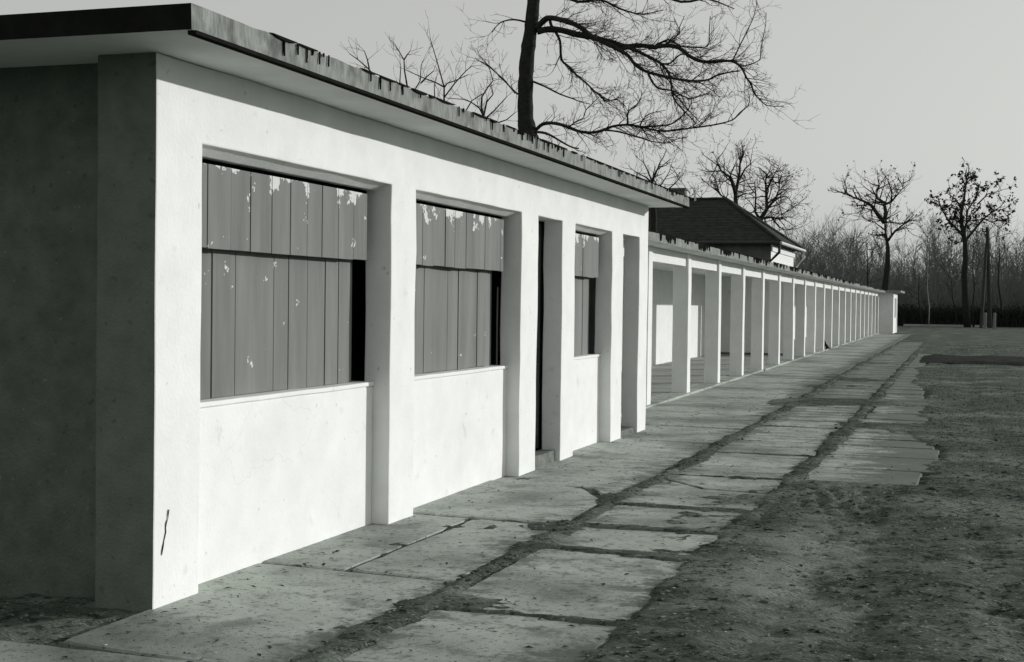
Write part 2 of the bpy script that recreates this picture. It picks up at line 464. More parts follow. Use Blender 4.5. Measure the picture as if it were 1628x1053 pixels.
def ground_h(x, y):
    if x < -0.95 and y < 200 and x > -6:
        return -0.06
    far = max(0.0, min(1.0, (70 - y) / 40)) * max(0.0, min(1.0, (30 - abs(x)) / 15))
    if far <= 0:
        return -0.02
    edge = right_edge(y) if y > 6.7 else 3.2
    f = soil_field(x, y) if x < edge + 1.5 else 3.0
    t = max(0.0, min(1.0, (f + 0.6) / 2.0))
    h = -0.035 + 0.052 * t * t * (3 - 2 * t) + 0.004 * fbm(x + 7, y, 9, 3) * t
    if x > edge - 0.05:
        k = min(1.0, (x - edge + 0.05) / 0.6)
        h += k * (0.012 * fbm(x, y, 1.1) + 0.010 * fbm(x + 3, y, 4, 2) + 0.014 * noise.noise(Vector((x * 9, y * 11, 3))) * (0.4 + max(0, noise.noise(Vector((x, y, 8))) * 2)) - 0.012)
    if y < 7.0 and x > 2.3:
        k = min(1.0, (7.0 - y) / 0.7) * min(1.0, (x - 2.3) / 0.4)
        h += k * (0.008 * fbm(x, y + 5, 4.2, 3) + 0.010 * noise.noise(Vector((x * 10, y * 12, 5))))
        tread = math.exp(-((x - 2.95) / 0.42) ** 2 - ((y - 5.6) / 0.75) ** 2)
        h += k * tread * (-0.02 + 0.022 * math.sin(x * 42 + 8 * y + 3 * noise.noise(Vector((x * 3, y * 3, 0)))))
        tr = rut(x, y, 2.95 + 0.05 * y + 0.1 * math.sin(y), 0.15) + rut(x, y, 3.55 - 0.10 * y + 0.008 * y * y, 0.13) + rut(x, y, 4.3 - 0.06 * y, 0.15)
        clod = noise.noise(Vector((x * 13, y * 13, 2))) + 0.7 * noise.noise(Vector((x * 25, y * 22, 6)))
        h += k * min(1.2, tr) * (-0.020 + 0.016 * clod + 0.007 * math.sin(y * 40 + 6 * x))
    if y > 6 and x > edge:
        h -= 0.02 * rut(x, y, edge + 0.9 + 0.2 * math.sin(y * 0.3), 0.2)
        h -= 0.02 * rut(x, y, edge + 2.4 + 0.3 * math.sin(y * 0.22 + 1), 0.22)
    return h * far - 0.02 * (1 - far)

ax, ay = axis_x(), axis_y()
V = [(x, y, ground_h(x, y)) for y in ay for x in ax]
nx = len(ax)
F = [(j * nx + i, j * nx + i + 1, (j + 1) * nx + i + 1, (j + 1) * nx + i) for j in range(len(ay) - 1) for i in range(nx - 1)]
tag(obj('ground', V, F, 'soil', smooth=True), 'dark trodden soil yard stretching to the woods', kind='structure')

# ------------------------------------------------------------------ pavement of concrete slabs
rng = random.Random(11)
pav = tag(empty('pavement', (1.2, 0, 0)), 'cracked pavement of large concrete slabs along the row', kind='structure')

def slab(corners, rag=0.02, seed=0, z=0.0, th=0.06):
    """ragged concrete plate; corners counter-clockwise"""
    r = random.Random(seed)
    pts = []
    cx = sum(c[0] for c in corners) / len(corners); cy = sum(c[1] for c in corners) / len(corners)
    n = len(corners)
    for i in range(n):
        a, b = Vector(corners[i]), Vector(corners[(i + 1) % n])
        L = (b - a).length
        m = max(2, int(L / 0.09))
        if corners[i][1] > 25: m = max(2, int(L / 0.4))
        d = (b - a).normalized()
        nrm = Vector((-d.y, d.x))
        for k in range(m):
            q = a.lerp(b, k / m)
            e = rag * (0.8 * noise.noise(Vector((q.x * 3 + seed, q.y * 3, 1))) + 0.7 * noise.noise(Vector((q.x * 11, q.y * 11, seed))) + 0.45)
            if k == 0:
                e += rag * r.uniform(0, 2.0)
                nn = Vector((cx - q.x, cy - q.y)).normalized()
                q = q + nn * max(0, e)
            else:
                q = q + nrm * e
            pts.append(q)
    tx, ty = r.uniform(-0.004, 0.004), r.uniform(-0.004, 0.004)
    zz = z + r.uniform(-0.003, 0.004)
    top = [(p.x, p.y, zz + tx * (p.x - cx) + ty * (p.y - cy)) for p in pts]
    N = len(pts)
    V = [(cx + (t[0] - cx) * 0.985, cy + (t[1] - cy) * 0.985, t[2]) for t in top] + [(t[0], t[1], t[2] - 0.008) for t in top] + [(t[0], t[1], -th) for t in top]
    F = [tuple(range(N))]
    for i in range(N):
        j = (i + 1) % N
        F.append((i, N + i, N + j, j)); F.append((N + i, 2 * N + i, 2 * N + j, N + j))
    return obj('paving_slab', V, F, 'slab', pav)

def quad(x0, x1, y0, y1, skew=0.0, g=0.012):
    return [(x0 + g + shiftx(y0), y0 + g), (x1 - g + shiftx(y0), y0 + g + skew), (x1 - g + shiftx(y1), y1 - g + skew), (x0 + g + shiftx(y1), y1 - g)]

sd = 0
# first column, against the walls
ya = [-2.6, -0.75, 1.38, 3.6, 5.65, 7.9, 9.95, 12.0, 14.3]
while ya[-1] < 80: ya.append(ya[-1] + rng.uniform(1.95, 2.35))
for i in range(len(ya) - 1):
    y0, y1 = ya[i], ya[i + 1]
    sd += 1
    inner = -0.2 if y1 < 12.2 else -0.76
    if y0 < 12.2 < y1 + 0.3 and y1 > 12.2: inner = -0.76 if y0 > 11.6 else -0.2
    if i == 0:
        slab(quad(-1.6, 1.25, y0, y1, -0.05), 0.02, sd)
    elif i == 1:
        slab([(-0.03, y0 + .01), (1.19, y0 - .11), (1.19, y1 - .13), (-0.2, y1 - .01), (-0.2, 0.12), (-0.03, 0.12)], 0.012, sd)
    elif i == 2:       # split lengthwise
        slab(quad(inner, 0.46, y0, y1, -0.06), 0.006, sd)
        slab(quad(0.465, 1.20, y0 - 0.06, y1 - 0.06, -0.12), 0.03, sd + 500)
    elif i == 3:
        slab([(inner, y0 + .012), (1.18, y0 - 0.10), (1.15, 4.75), (0.80, 5.40), (0.42, y1 - .012), (inner, y1 - .012)], 0.015, sd)
        slab([(1.18, 4.90), (1.20, 5.50), (0.86, 5.52)], 0.012, sd + 500)
    else:
        slab(quad(inner, rng.uniform(1.18, 1.23), y0, y1, -0.14), 0.02, sd)
# strip of paving under the kiosk door side / row threshold
# second column
yb = [-2.5, -0.6, 0.58, 2.5, 3.5, 4.65, 5.85, 6.75, 8.95, 10.4, 11.15, 12.5, 13.5]
while yb[-1] < 60: yb.append(yb[-1] + rng.uniform(0.85, 1.35))
for i in range(len(yb) - 1):
    y0, y1 = yb[i], yb[i + 1]
    sd += 1
    x0, x1 = rng.uniform(1.25, 1.29), rng.uniform(2.36, 2.41)
    if i == 5:
        slab([(1.26, y0 + .02), (2.38, y0 + .02), (2.38, 5.74), (1.75, 5.82), (1.45, 6.2), (1.27, 6.35)], 0.012, sd)
    elif i == 6:
        slab([(1.30, 6.40), (1.48, 6.26), (1.80, 5.88), (2.38, 5.80), (2.38, y1 - .02), (1.27, y1 - .02)], 0.012, sd)
    else:
        slab(quad(x0, x1, y0, y1, rng.uniform(-0.05, 0.05), 0.02 if y0 < 11 else rng.uniform(0.02, 0.07)), 0.02, sd)
# third column: starts at a clean edge, nearer ones are buried in mud
yc = [6.7, 7.95, 9.2, 10.3, 11.2]
while yc[-1] < 44: yc.append(yc[-1] + rng.uniform(0.9, 1.4))
for i in range(len(yc) - 1):
    y0, y1 = yc[i], yc[i + 1]
    sd += 1
    e = right_edge((y0 + y1) / 2) - shiftx(y0) + (0.15 if i > 0 else 0.0)
    slab(quad(rng.uniform(2.45, 2.5), e, y0, y1, -0.08, 0.015 if i < 2 else rng.uniform(0.02, 0.06)), 0.03, sd, z=0.003)
# darker, slightly raised patch of ground beside the far slabs
V, F = [], []
bx, by = linspace(2.75, 12.0, 0.35), linspace(36.0, 42.4, 0.35)
for j, y in enumerate(by):
    for i, x in enumerate(bx):
        ed = min(1, min(i, len(bx) - 1 - i, j, len(by) - 1 - j) / 1.0)
        V.append((x + shiftx(y) + 0.03 * fbm(x, y, 2), y, 0.008 + ed * (0.05 + 0.05 * fbm(x, y, 1.4))))
nbx = len(bx)
F = [(j * nbx + i, j * nbx + i + 1, (j + 1) * nbx + i + 1, (j + 1) * nbx + i) for j in range(len(by) - 1) for i in range(nbx - 1)]
MT['dark_patch'] = mat('dark_ground', 0.02, 0.05, 2.0, 1.0, 0.9, 20, 0.04, g=0.07, spec=0.03)
tag(obj('dark_ground_patch', V, F, 'dark_patch', smooth=True), 'dark ground patch beside the far paving', kind='structure')

# ------------------------------------------------------------------ kiosk (near building)
ki = tag(empty('kiosk_building', (0, 0, 0)), 'white plastered flat-roofed kiosk with grey plank shutters in the foreground', 'building')
OPEN = [(0.45, 3.02, 0.0), (3.50, 6.05, 0.0), (6.57, 7.40, 0.0), (7.88, 9.45, 0.0), (9.98, 10.82, 0.0)]
YEND = 11.30
ZH, ZW = 2.44, 2.86
def brk(keys, step):
    keys = sorted(keys)
    out = [keys[0]]
    for a, b in zip(keys, keys[1:]):
        out += linspace(a, b, step)[1:]
    return out
yb_ = brk([0, YEND] + [v for o in OPEN for v in o[:2]], 0.22)
zb_ = brk([-0.06, ZH, ZW], 0.22)
def solid(x, y, z):
    if x < -0.30: return y < 0.40
    if x < -0.20: return y < 0.40 or z > ZH
    if z > ZH: return True
    return not any(a < y < b for a, b, _ in OPEN)
V, F = voxel_wall([-0.355, -0.30, -0.20, 0.0], yb_, zb_, solid, 0.009)
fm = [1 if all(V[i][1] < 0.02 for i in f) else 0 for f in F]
obj('facade_frame', V, F, ['plaster', 'plaster_pier_shaded'], ki, bevel=0.009, fmat=fm)

PAN = -0.126
# plaster splayed under each window head
for (a, b, _) in (OPEN[0], OPEN[1], OPEN[3]):
    V, F = [], []
    ys_ = linspace(a + 0.002, b - 0.002, 0.25)
    for y in ys_:
        w = 0.003 * noise.noise(Vector((y * 2, 1, 5)))
        V += [(-0.012, y, 2.462), (-0.012, y, 2.450), (-0.120, y, 2.398 + w), (-0.19, y, 2.397 + w), (-0.19, y, 2.462)]
    for i in range(len(ys_) - 1):
        for k in range(5):
            k2 = (k + 1) % 5
            F.append((i * 5 + k, (i + 1) * 5 + k, (i + 1) * 5 + k2, i * 5 + k2))
    F.append((0, 1, 2, 3, 4)); F.append(tuple(len(V) - 1 - q for q in range(5)))
    obj('window_head', V, F, 'plaster', ki)
for (a, b, _) in (OPEN[0], OPEN[1], OPEN[3]):
    zs = 0.99
    V, F = voxel_wall([-0.35, PAN], linspace(a + 0.001, b - 0.001, 0.25), linspace(-0.06, zs, 0.2), lambda *q: True, 0.004)
    obj('wall_panel', V, F, 'plaster', ki, bevel=0.01)
    V, F = voxel_wall([-0.345, PAN + 0.012], linspace(a + 0.002, b - 0.002, 0.22), [zs + 0.001, zs + 0.032], lambda *q: True, 0.006)
    obj('window_sill', V, F, 'plaster', ki, bevel=0.008)

def boarding(name, x_front, th, y0, y1, z0, z1, material, seed, widths, label=None):
    r = random.Random(seed)
    # backing frame: the part that carries its planks
    V, F = boxes([(x_front - th - 0.03, x_front - th - 0.004, y0 + 0.01, y1 - 0.01, z0 + 0.01, z1 - 0.01)])
    part = obj(name, V, F, 'wood_dark', ki)
    y = y0
    while y < y1 - 0.04:
        w = r.uniform(*widths)
        if y1 - (y + w) < 0.07: w = y1 - y
        gap = r.choice([0.004, 0.006, 0.008, 0.010])
        dx = r.uniform(-0.004, 0.004)
        V, F = boxes([(x_front - th + dx, x_front + dx, y + gap / 2, min(y + w, y1) - gap / 2, z0 + r.uniform(-0.004, 0.004), z1)])
        obj('board', V, F, material, part, bevel=0.0025)
        y += w
    return part

wins = [(0.45, 3.02), (3.50, 6.05), (7.88, 9.45)]
for k, (a, b) in enumerate(wins):
    zf = 1.89 if k < 2 else 1.90
    boarding('shutter_flap', PAN - 0.004, 0.024, a + 0.012, b - 0.115, zf, 2.364, 'board_up', 20 + k, (0.20, 0.27))
    boarding('shutter', -0.226, 0.024, a + 0.012, b - 0.165, 1.024, zf + 0.05, 'board_lo', 40 + k, (0.19, 0.28))  # boards stop short; the black gap stands in for the pier's shadow
# doors in the two narrow openings
for k, (a, b) in enumerate(((6.57, 7.40), (9.98, 10.82))):
    xd = -0.225
    V, F = boxes([(xd - 0.04, xd, a + 0.005, b - 0.005, 0.12, ZH - 0.02), (xd + 0.001, xd + 0.02, a + 0.10, b - 0.10, 0.25, 1.0), (xd + 0.001, xd + 0.02, a + 0.10, b - 0.10, 1.15, 2.25)])
    d = obj('door', V, F, 'wood_dark', ki, bevel=0.004)
    V, F = boxes([(xd + 0.021, xd + 0.06, a + 0.05, a + 0.08, 1.08, 1.10), (xd + 0.045, xd + 0.06, a + 0.05, a + 0.17, 1.08, 1.10)])
    obj('handle', V, F, 'metal_dark', d)
    # worn doorstep
    V, F = voxel_wall([xd, -0.05 if k == 0 else -0.04], linspace(a + 0.004, b - 0.004, 0.08), [-0.05, 0.04, 0.11 if k == 0 else 0.07], lambda *q: True, 0.015)
    obj('doorstep', V, F, 'doorstep', ki, bevel=0.012)

# end wall, set back behind the corner pier, its shade put into a dark colour
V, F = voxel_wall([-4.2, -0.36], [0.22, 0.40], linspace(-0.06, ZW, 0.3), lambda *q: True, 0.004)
obj('end_wall', V, F, 'plaster_shaded', ki)
box('rear_wall', (-4.2, -4.02, 0.41, YEND - 0.01, -0.06, ZW), 'plaster', ki, 0)
box('far_end_wall', (-4.015, -0.365, YEND - 0.19, YEND - 0.005, -0.06, ZW), 'plaster', ki, 0)
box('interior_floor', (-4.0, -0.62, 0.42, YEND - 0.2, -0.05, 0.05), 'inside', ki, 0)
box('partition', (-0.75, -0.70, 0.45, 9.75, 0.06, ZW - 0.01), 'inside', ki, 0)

# roof slab: concrete with whitewashed soffit, tarred edge
RXE, RY0, RY1, RZ0, RZ1 = 0.48, -0.46, 11.52, 2.862, 2.985
xb = [-4.6, -2.0, 0.0, RXE]
V, F = voxel_wall(xb, linspace(RY0, RY1, 0.12), [RZ0, RZ1], lambda *q: True, 0.006)
V = [(v[0] + (0.006 * noise.noise(Vector((v[1] * 6, v[2] * 9, 2))) if v[0] > 0.4 else 0), v[1], v[2] + (0.010 * noise.noise(Vector((v[1] * 5, 3, 3))) if v[2] > 2.92 else 0)) for v in V]
fm = []
for f in F:
    zs_ = [V[i][2] for i in f]; xs_ = [V[i][0] for i in f]; ys_ = [V[i][1] for i in f]
    if max(zs_) < RZ0 + 0.03: fm.append(1)
    elif min(zs_) > RZ1 - 0.04: fm.append(2)
    elif max(ys_) < RY0 + 0.03: fm.append(3)  # near end fascia in tar black: its shade put into the colour
    else: fm.append(0)
obj('roof_slab', V, F, ['concrete', 'soffit', 'roofing', 'tar'], ki, fmat=fm)
V, F = boxes([(RXE - 0.03, RXE + 0.016, RY0 + 0.02, RY1, RZ0 - 0.020, RZ0 - 0.001)])
obj('drip_edge', V, F, 'tar', ki)  # black strip stands in for the shadow gap under the fascia

def tar_runs(name, pf, v0, v1, ztop, hgt, seed, parent, dense, wide, mean=0.30):
    """tar that crept over the roof edge and ran down the fascia; pf(out, v, z) -> world"""
    r = random.Random(seed)
    V, F = [], []
    def strip(v, w, L, out):
        b = len(V)
        n = 5
        for k in range(n + 1):
            t = k / n
            ww = w * (1 - 0.55 * t ** 1.5) * r.uniform(0.85, 1.1)
            if k == n: ww *= 0.4
            z = ztop - L * t
            off = r.uniform(-0.003, 0.003)
            for s_ in (-1, 1):
                V.append(pf(0.0, v + off + s_ * ww / 2, z)); 
            for s_ in (-1, 1):
                V.append(pf(out, v + off + s_ * ww * 0.42, z))
        for k in range(n):
            a = b + k * 4
            F.extend([(a + 2, a + 3, a + 7, a + 6), (a, a + 2, a + 6, a + 4), (a + 3, a + 1, a + 5, a + 7)])
        a = b + n * 4
        F.append((a, a + 2, a + 3, a + 1))
    v = v0 + 0.05
    # the continuous black bead along the top edge
    while v < v1:
        L = r.uniform(0.12, 0.4)
        if r.random() < 0.8:
            strip(v + L / 2, L, r.uniform(0.008, 0.02), 0.012)
        v += L * 0.95
    v = v0 + 0.2
    while v < v1 - 0.1:
        dn = 0.35 + 1.5 * noise.noise(Vector((v * 0.9, seed, 0)))
        if r.random() < dense * max(0.08, dn):
            strip(v, r.uniform(*wide), hgt * min(1.0, abs(r.gauss(mean, 0.34)) + 0.10), 0.009)
        v += r.uniform(0.02, 0.11)
    o = obj(name, V, F, 'tar', parent)
    return o
tag(tar_runs('tar_runs', lambda o_, v, z: (RXE + 0.004 + o_, v, z), 0.25, RY1, RZ1 + 0.004, 0.115, 5, ki, 1.2, (0.004, 0.018), 0.2), kind='stuff')

# scrape on the corner pier
V, F = [], []
r = random.Random(3)
pA, pB = Vector((0.017, 0.135, 0.50)), Vector((0.017, 0.07, 0.27))
for k in range(11):
    p = pA.lerp(pB, k / 10) + Vector((0, r.uniform(-0.006, 0.006), 0))
    w = 0.003 + 0.004 * r.random()
    px_ = wob((9, p.y, p.z), 0.009, 1.7) + 0.004
    V += [(px_, p.y - w, p.z), (px_, p.y + w, p.z)]
F = [(2 * k, 2 * k + 1, 2 * k + 3, 2 * k + 2) for k in range(10)]
obj('scrape_mark', V, F, 'tar', ki)

# ------------------------------------------------------------------ the long open row
row = tag(empty('open_shelter_row', RW(0, 0, 0)), 'long low open-fronted white shelter with a row of square posts', 'shelter')
V0, V1 = -3.55, PITCHROW * 20 + 0.7
ZB, ZS = 2.29, 2.52
for k in range(-1, 21):
    v = k * PITCHROW
    Vv, F = voxel_wall([-0.28, 0.0], [v - 0.15, v + 0.15], linspace(-0.05, ZS - 0.002, 0.3), lambda *q: True, 0.006)
    lean, twist = rng.uniform(-0.006, 0.006), rng.uniform(-0.006, 0.006)
    obj('post', [RW(q[0] + lean * (q[2] - 2.3) * 0.5, q[1] + twist * (q[2] - 2.3), q[2]) for q in Vv], F, 'plaster', row, bevel=0.012)
for k in range(-1, 20):
    a, b = k * PITCHROW + 0.15, (k + 1) * PITCHROW - 0.15
    Vv, F = voxel_wall([-0.25, -0.045], linspace(a + 0.001, b - 0.001, 0.4), [ZB, ZS - 0.002], lambda *q: True, 0.005)
    obj('beam', [RW(*q) for q in Vv], F, 'plaster', row, bevel=0.008)
Vv, F = voxel_wall([-3.12, -2.92], linspace(V0, V1, 1.0), linspace(-0.05, ZS - 0.002, 0.5), lambda *q: True, 0.004)
obj('back_wall', [RW(*q) for q in Vv], F, 'plaster', row)
v7 = PITCHROW * 7
Vv, F = voxel_wall([-2.918, -0.58], [v7 - 0.07, v7 + 0.07], linspace(0.0, ZS - 0.002, 0.5), lambda *q: True, 0.004)
obj('cross_wall', [RW(*q) for q in Vv], F, 'plaster', row)
box('skirting', (-2.917, -0.59, v7 - 0.085, v7 - 0.072, 0.034, 0.10), 'greywall', row, 0, RW)
box('floor', (-2.915, -0.30, V0 + 0.01, V1, -0.05, 0.006), 'floor', row, 0, RW)
# floor slab joints are real gaps: individual interior slabs
for k in range(26):
    a = V0 + 0.02 + k * 1.12
    Vv, F = boxes([(-2.90, -0.32, a + 0.015, a + 1.105, 0.008, 0.03 + 0.004 * (k % 3))])
    obj('floor_slab', [RW(*q) for q in Vv], F, 'floor', row, bevel=0.006)
Vv, F = voxel_wall([-0.295, 0.05], linspace(V0, V1, 0.35), [-0.05, 0.035], lambda x, y, z: not any(abs(y - k * PITCHROW) < 0.02 for k in range(-1, 21)), 0.008)
obj('kerb', [RW(*q) for q in Vv], F, 'slab', row, bevel=0.01)
Vv, F = voxel_wall([-3.4, -0.2, 0.37], linspace(V0 + 0.0, V1, 0.16), [ZS, ZS + 0.125], lambda *q: True, 0.005)
Vv = [(q[0], q[1], q[2] + (0.012 * noise.noise(Vector((q[1] * 4, 7, 3))) if q[2] > ZS + 0.06 else 0)) for q in Vv]
fm = []
for f in F:
    zs_ = [Vv[i][2] for i in f]
    fm.append(1 if max(zs_) < ZS + 0.03 else 2 if min(zs_) > ZS + 0.09 else 0)
obj('roof_slab', [RW(*q) for q in Vv], F, ['concrete', 'soffit', 'roofing'], row, fmat=fm)
tag(tar_runs('tar_runs', lambda o_, v, z: RW(0.374 + o_, v, z), V0, 40.0, ZS + 0.14, 0.125, 8, row, 0.85, (0.04, 0.22), 0.6), kind='stuff')
tag(tar_runs('tar_runs', lambda o_, v, z: RW(0.374 + o_, v, z), 40.0, V1, ZS + 0.14, 0.11, 9, row, 0.6, (0.05, 0.2)), kind='stuff')

# ------------------------------------------------------------------ block at the far end
eb = tag(empty('end_block', RW(0, 68.3, 0)), 'small white flat-roofed block closing the far end of the row', 'building')
EV0, EV1, EU = 68.4, 74.5, 0.83
eopen = [(EV0 + 1.9, EV0 + 3.6, 0.95), (EV0 + 4.3, EV0 + 5.2, 0.05)]
vb = brk([EV0, EV1] + [q for o in eopen for q in o[:2]], 0.6)
zb_ = brk([-0.06, 0.05, 0.95, 2.2, 2.55], 0.6)
Vv, F = voxel_wall([EU - 0.3, EU], vb, zb_, lambda x, y, z: not any(a < y < b and s < z < 2.2 for a, b, s in eopen), 0.004)
obj('facade', [RW(*q) for q in Vv], F, 'plaster', eb, bevel=0.01)
box('side_wall', (-3.4, EU - 0.302, EV0 + 0.01, EV0 + 0.2, -0.06, 2.55), 'plaster', eb, 0, RW)
box('far_wall', (-3.4, EU - 0.302, EV1 - 0.2, EV1 - 0.01, -0.06, 2.55), 'plaster', eb, 0, RW)
box('rear_wall', (-3.6, -3.402, EV0 + 0.01, EV1 - 0.01, -0.06, 2.55), 'plaster', eb, 0, RW)
box('shutter', (EU - 0.24, EU - 0.2, eopen[0][0] + 0.01, eopen[0][1] - 0.01, 0.96, 2.19), 'board_lo', eb, 0.004, RW)
box('door', (EU - 0.28, EU - 0.24, eopen[1][0] + 0.01, eopen[1][1] - 0.01, 0.06, 2.19), 'board_lo', eb, 0.004, RW)
Vv, F = voxel_wall([-3.9, EU + 0.45], linspace(EV0 - 0.4, EV1 + 0.4, 0.5), [2.552, 2.68], lambda *q: True, 0.006)
obj('roof_slab', [RW(*q) for q in Vv], F, 'concrete', eb)

# ------------------------------------------------------------------ house behind the row
HX1, HX0, HY0, HY1, HZ = -5.75, -17.5, 64.3, 73.6, 4.72
ho = tag(empty('house', (HX1, HY0, 0)), 'house with dark hipped roof and sunlit white wall behind the row', 'house')
V, F = boxes([(HX0, HX1, HY0, HY1, -0.05, HZ)])
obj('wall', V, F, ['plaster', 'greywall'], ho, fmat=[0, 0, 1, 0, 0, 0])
OV = 0.5
ex0, ex1, ey0, ey1, ez = HX0 - OV, HX1 + OV, HY0 - OV, HY1 + OV, HZ + 0.08
ym = (ey0 + ey1) / 2
rz = 7.35
rx1, rx0 = ex1 - 3.6, ex0 + 3.6
V = [(ex0, ey0, ez), (ex1, ey0, ez), (ex1, ey1, ez), (ex0, ey1, ez), (rx0, ym, rz), (rx1, ym, rz),
     (ex0, ey0, ez - 0.07), (ex1, ey0, ez - 0.07), (ex1, ey1, ez - 0.07), (ex0, ey1, ez - 0.07)]
F = [(0, 1, 5, 4), (1, 2, 5), (2, 3, 4, 5), (3, 0, 4), (9, 8, 7, 6), (0, 6, 7, 1), (1, 7, 8, 2), (2, 8, 9, 3), (3, 9, 6, 0)]
roof = obj('roof', V, F, 'rooftile', ho)
def tube_mesh(paths, sides=6):
    V, F = [], []
    for pts, rad in paths:
        tube(V, F, pts, rad, sides)
    return V, F
def tube(V, F, pts, rad, sides=5, cap=True):
    n = len(pts)
    pts = [Vector(p) for p in pts]
    ref = Vector((0.31, 0.17, 0.93))
    b = len(V)
    for i, p in enumerate(pts):
        t = (pts[min(i + 1, n - 1)] - pts[max(i - 1, 0)])
        if t.length < 1e-9: t = Vector((0, 0, 1))
        t.normalize()
        if abs(t.dot(ref)) > 0.97: ref = Vector((0.9, 0.3, 0.1))
        a = t.cross(ref).normalized()
        c = t.cross(a)
        r = rad[i] if isinstance(rad, (list, tuple)) else rad
        for s in range(sides):
            an = 2 * math.pi * s / sides
            q = p + (a * math.cos(an) + c * math.sin(an)) * r
            V.append((q.x, q.y, q.z))
    for i in range(n - 1):
        for s in range(sides):
            s2 = (s + 1) % sides
            F.append((b + i * sides + s, b + i * sides + s2, b + (i + 1) * sides + s2, b + (i + 1) * sides + s))
    if cap:
        F.append(tuple(b + s for s in range(sides))[::-1])
        F.append(tuple(b + (n - 1) * sides + s for s in range(sides)))
# ridge caps, tile courses
caps = [((rx0, ym, rz + 0.02), (rx1, ym, rz + 0.02)), ((rx1, ym, rz + 0.02), (ex1, ey0, ez + 0.03)), ((rx1, ym, rz + 0.02), (ex1, ey1, ez + 0.03))]
for a, b in caps:
    V, F = tube_mesh([([Vector(a).lerp(Vector(b), t / 10) + Vector((0, 0, 0.015 * (t % 2))) for t in range(11)], 0.10)], 6)
    obj('ridge_cap', V, F, 'rooftile', roof)
courses_V, courses_F = [], []
for k in range(1, 16):
    t = k / 16
    a = Vector((ex0, ey0, ez)).lerp(Vector((rx0, ym, rz)), t); b = Vector((ex1, ey0, ez)).lerp(Vector((rx1, ym, rz)), t)
    tube(courses_V, courses_F, [a, b], 0.013, 4)
    a = b; b = Vector((ex1, ey1, ez)).lerp(Vector((rx1, ym, rz)), t)
    tube(courses_V, courses_F, [a, b], 0.013, 4)
tag(obj('tile_courses', courses_V, courses_F, 'rooftile', roof), kind='stuff')
cx, cy = at(1077, 320, ym).x, ym + 0.3
V, F = boxes([(cx - 0.4, cx + 0.4, cy - 0.3, cy + 0.3, rz - 0.6, rz + 0.55), (cx - 0.47, cx + 0.47, cy - 0.37, cy + 0.37, rz + 0.551, rz + 0.66)])
obj('chimney', V, F, 'greywall', roof)
V, F = tube_mesh([([(cx + 1.0, cy - 0.4, rz - 0.3), (cx + 1.0, cy - 0.4, rz + 0.2), (cx + 1.0, cy - 0.4, rz + 0.55)], 0.06)], 6)
obj('flue', V, F, 'metal_light', roof)
V, F = tube_mesh([([(ex1 + 0.05, ey0 - 0.02, ez - 0.03), (ex1 + 0.05, ey1 + 0.02, ez - 0.03)], 0.075)], 8)
obj('gutter', V, F, 'metal_light', ho)
V, F = tube_mesh([([(ex0, ey0 - 0.05, ez - 0.03), (ex1, ey0 - 0.05, ez - 0.03)], 0.075)], 8)
obj('gutter', V, F, 'metal_dark', ho)
V, F = tube_mesh([([(ex1 - 0.02, ey0, ez - 0.08), (ex1 - 0.02, ey0, ez - 0.5), (HX1 - 0.12, HY0 - 0.1, ez - 1.05), (HX1 - 0.12, HY0 - 0.1, 0)], 0.075)], 8)
obj('downpipe', V, F, 'metal_dark', ho)
V, F = tube_mesh([([(ex1 + 0.02, ey1, ez - 0.08), (ex1 + 0.02, ey1, ez - 0.4), (HX1 + 0.1, HY1 - 0.15, ez - 1.1), (HX1 + 0.1, HY1 - 0.15, 0)], 0.075)], 8)
obj('downpipe', V, F, 'metal_light', ho)
box('cornice', (HX1 + 0.002, HX1 + 0.08, HY0, HY1, HZ - 0.35, HZ - 0.1), 'plaster', ho)

# ------------------------------------------------------------------ trees
def rv(r):
    return Vector((r.gauss(0, 1), r.gauss(0, 1), r.gauss(0, 1))).normalized()

def grow(V, F, tips, r, p, d, L, rad, lvl, up=0.08, wig=0.22, seg=None, nkid=(3, 5), spread=(0.5, 1.0), shrink=(0.45, 0.7), rmin=0.004, ns=5):
    n = ns
    pts, rads = [p.copy()], [rad]
    q, dd = p.copy(), d.normalized()
    for i in range(n):
        dd = (dd + rv(r) * wig + Vector((0, 0, up))).normalized()
        q = q + dd * (L / n)
        pts.append(q.copy())
        rads.append(max(rmin * 0.7, rad * (1 - 0.75 * (i + 1) / n)))
    tube(V, F, pts, rads, 6 if rad > 0.06 else 4 if rad > 0.02 else 3, cap=False)
    if lvl <= 0:
        tips.append(pts[-1])
        return
    for k in range(r.randint(*nkid)):
        t = r.uniform(0.25, 0.98)
        i = min(n - 1, int(t * n))
        pp = pts[i].lerp(pts[i + 1], t * n - i)
        ax_ = (pts[i + 1] - pts[i]).normalized()
        side = rv(r); side = (side - ax_ * side.dot(ax_)).normalized()
        a = r.uniform(*spread)
        nd = ax_ * math.cos(a) + side * math.sin(a)
        grow(V, F, tips, r, pp, nd, L * r.uniform(*shrink), max(rmin, rads[i] * r.uniform(0.45, 0.7)), lvl - 1, up, wig, None, nkid, spread, shrink, rmin, ns)
    tips.append(pts[-1])

def clumps(V, F, r, tips, n, size, spreadr, keep=1.0):
    for t in tips:
        if r.random() > keep: continue
        for _ in range(n):
            c = t + rv(r) * r.uniform(0, spreadr)
            a, b2 = rv(r) * size * r.uniform(0.5, 1.2), rv(r) * size * r.uniform(0.4, 1.0)
            b = len(V)
            V += [tuple(c - a), tuple(c + b2), tuple(c + a), tuple(c - b2)]
            F.append((b, b + 1, b + 2, b + 3))

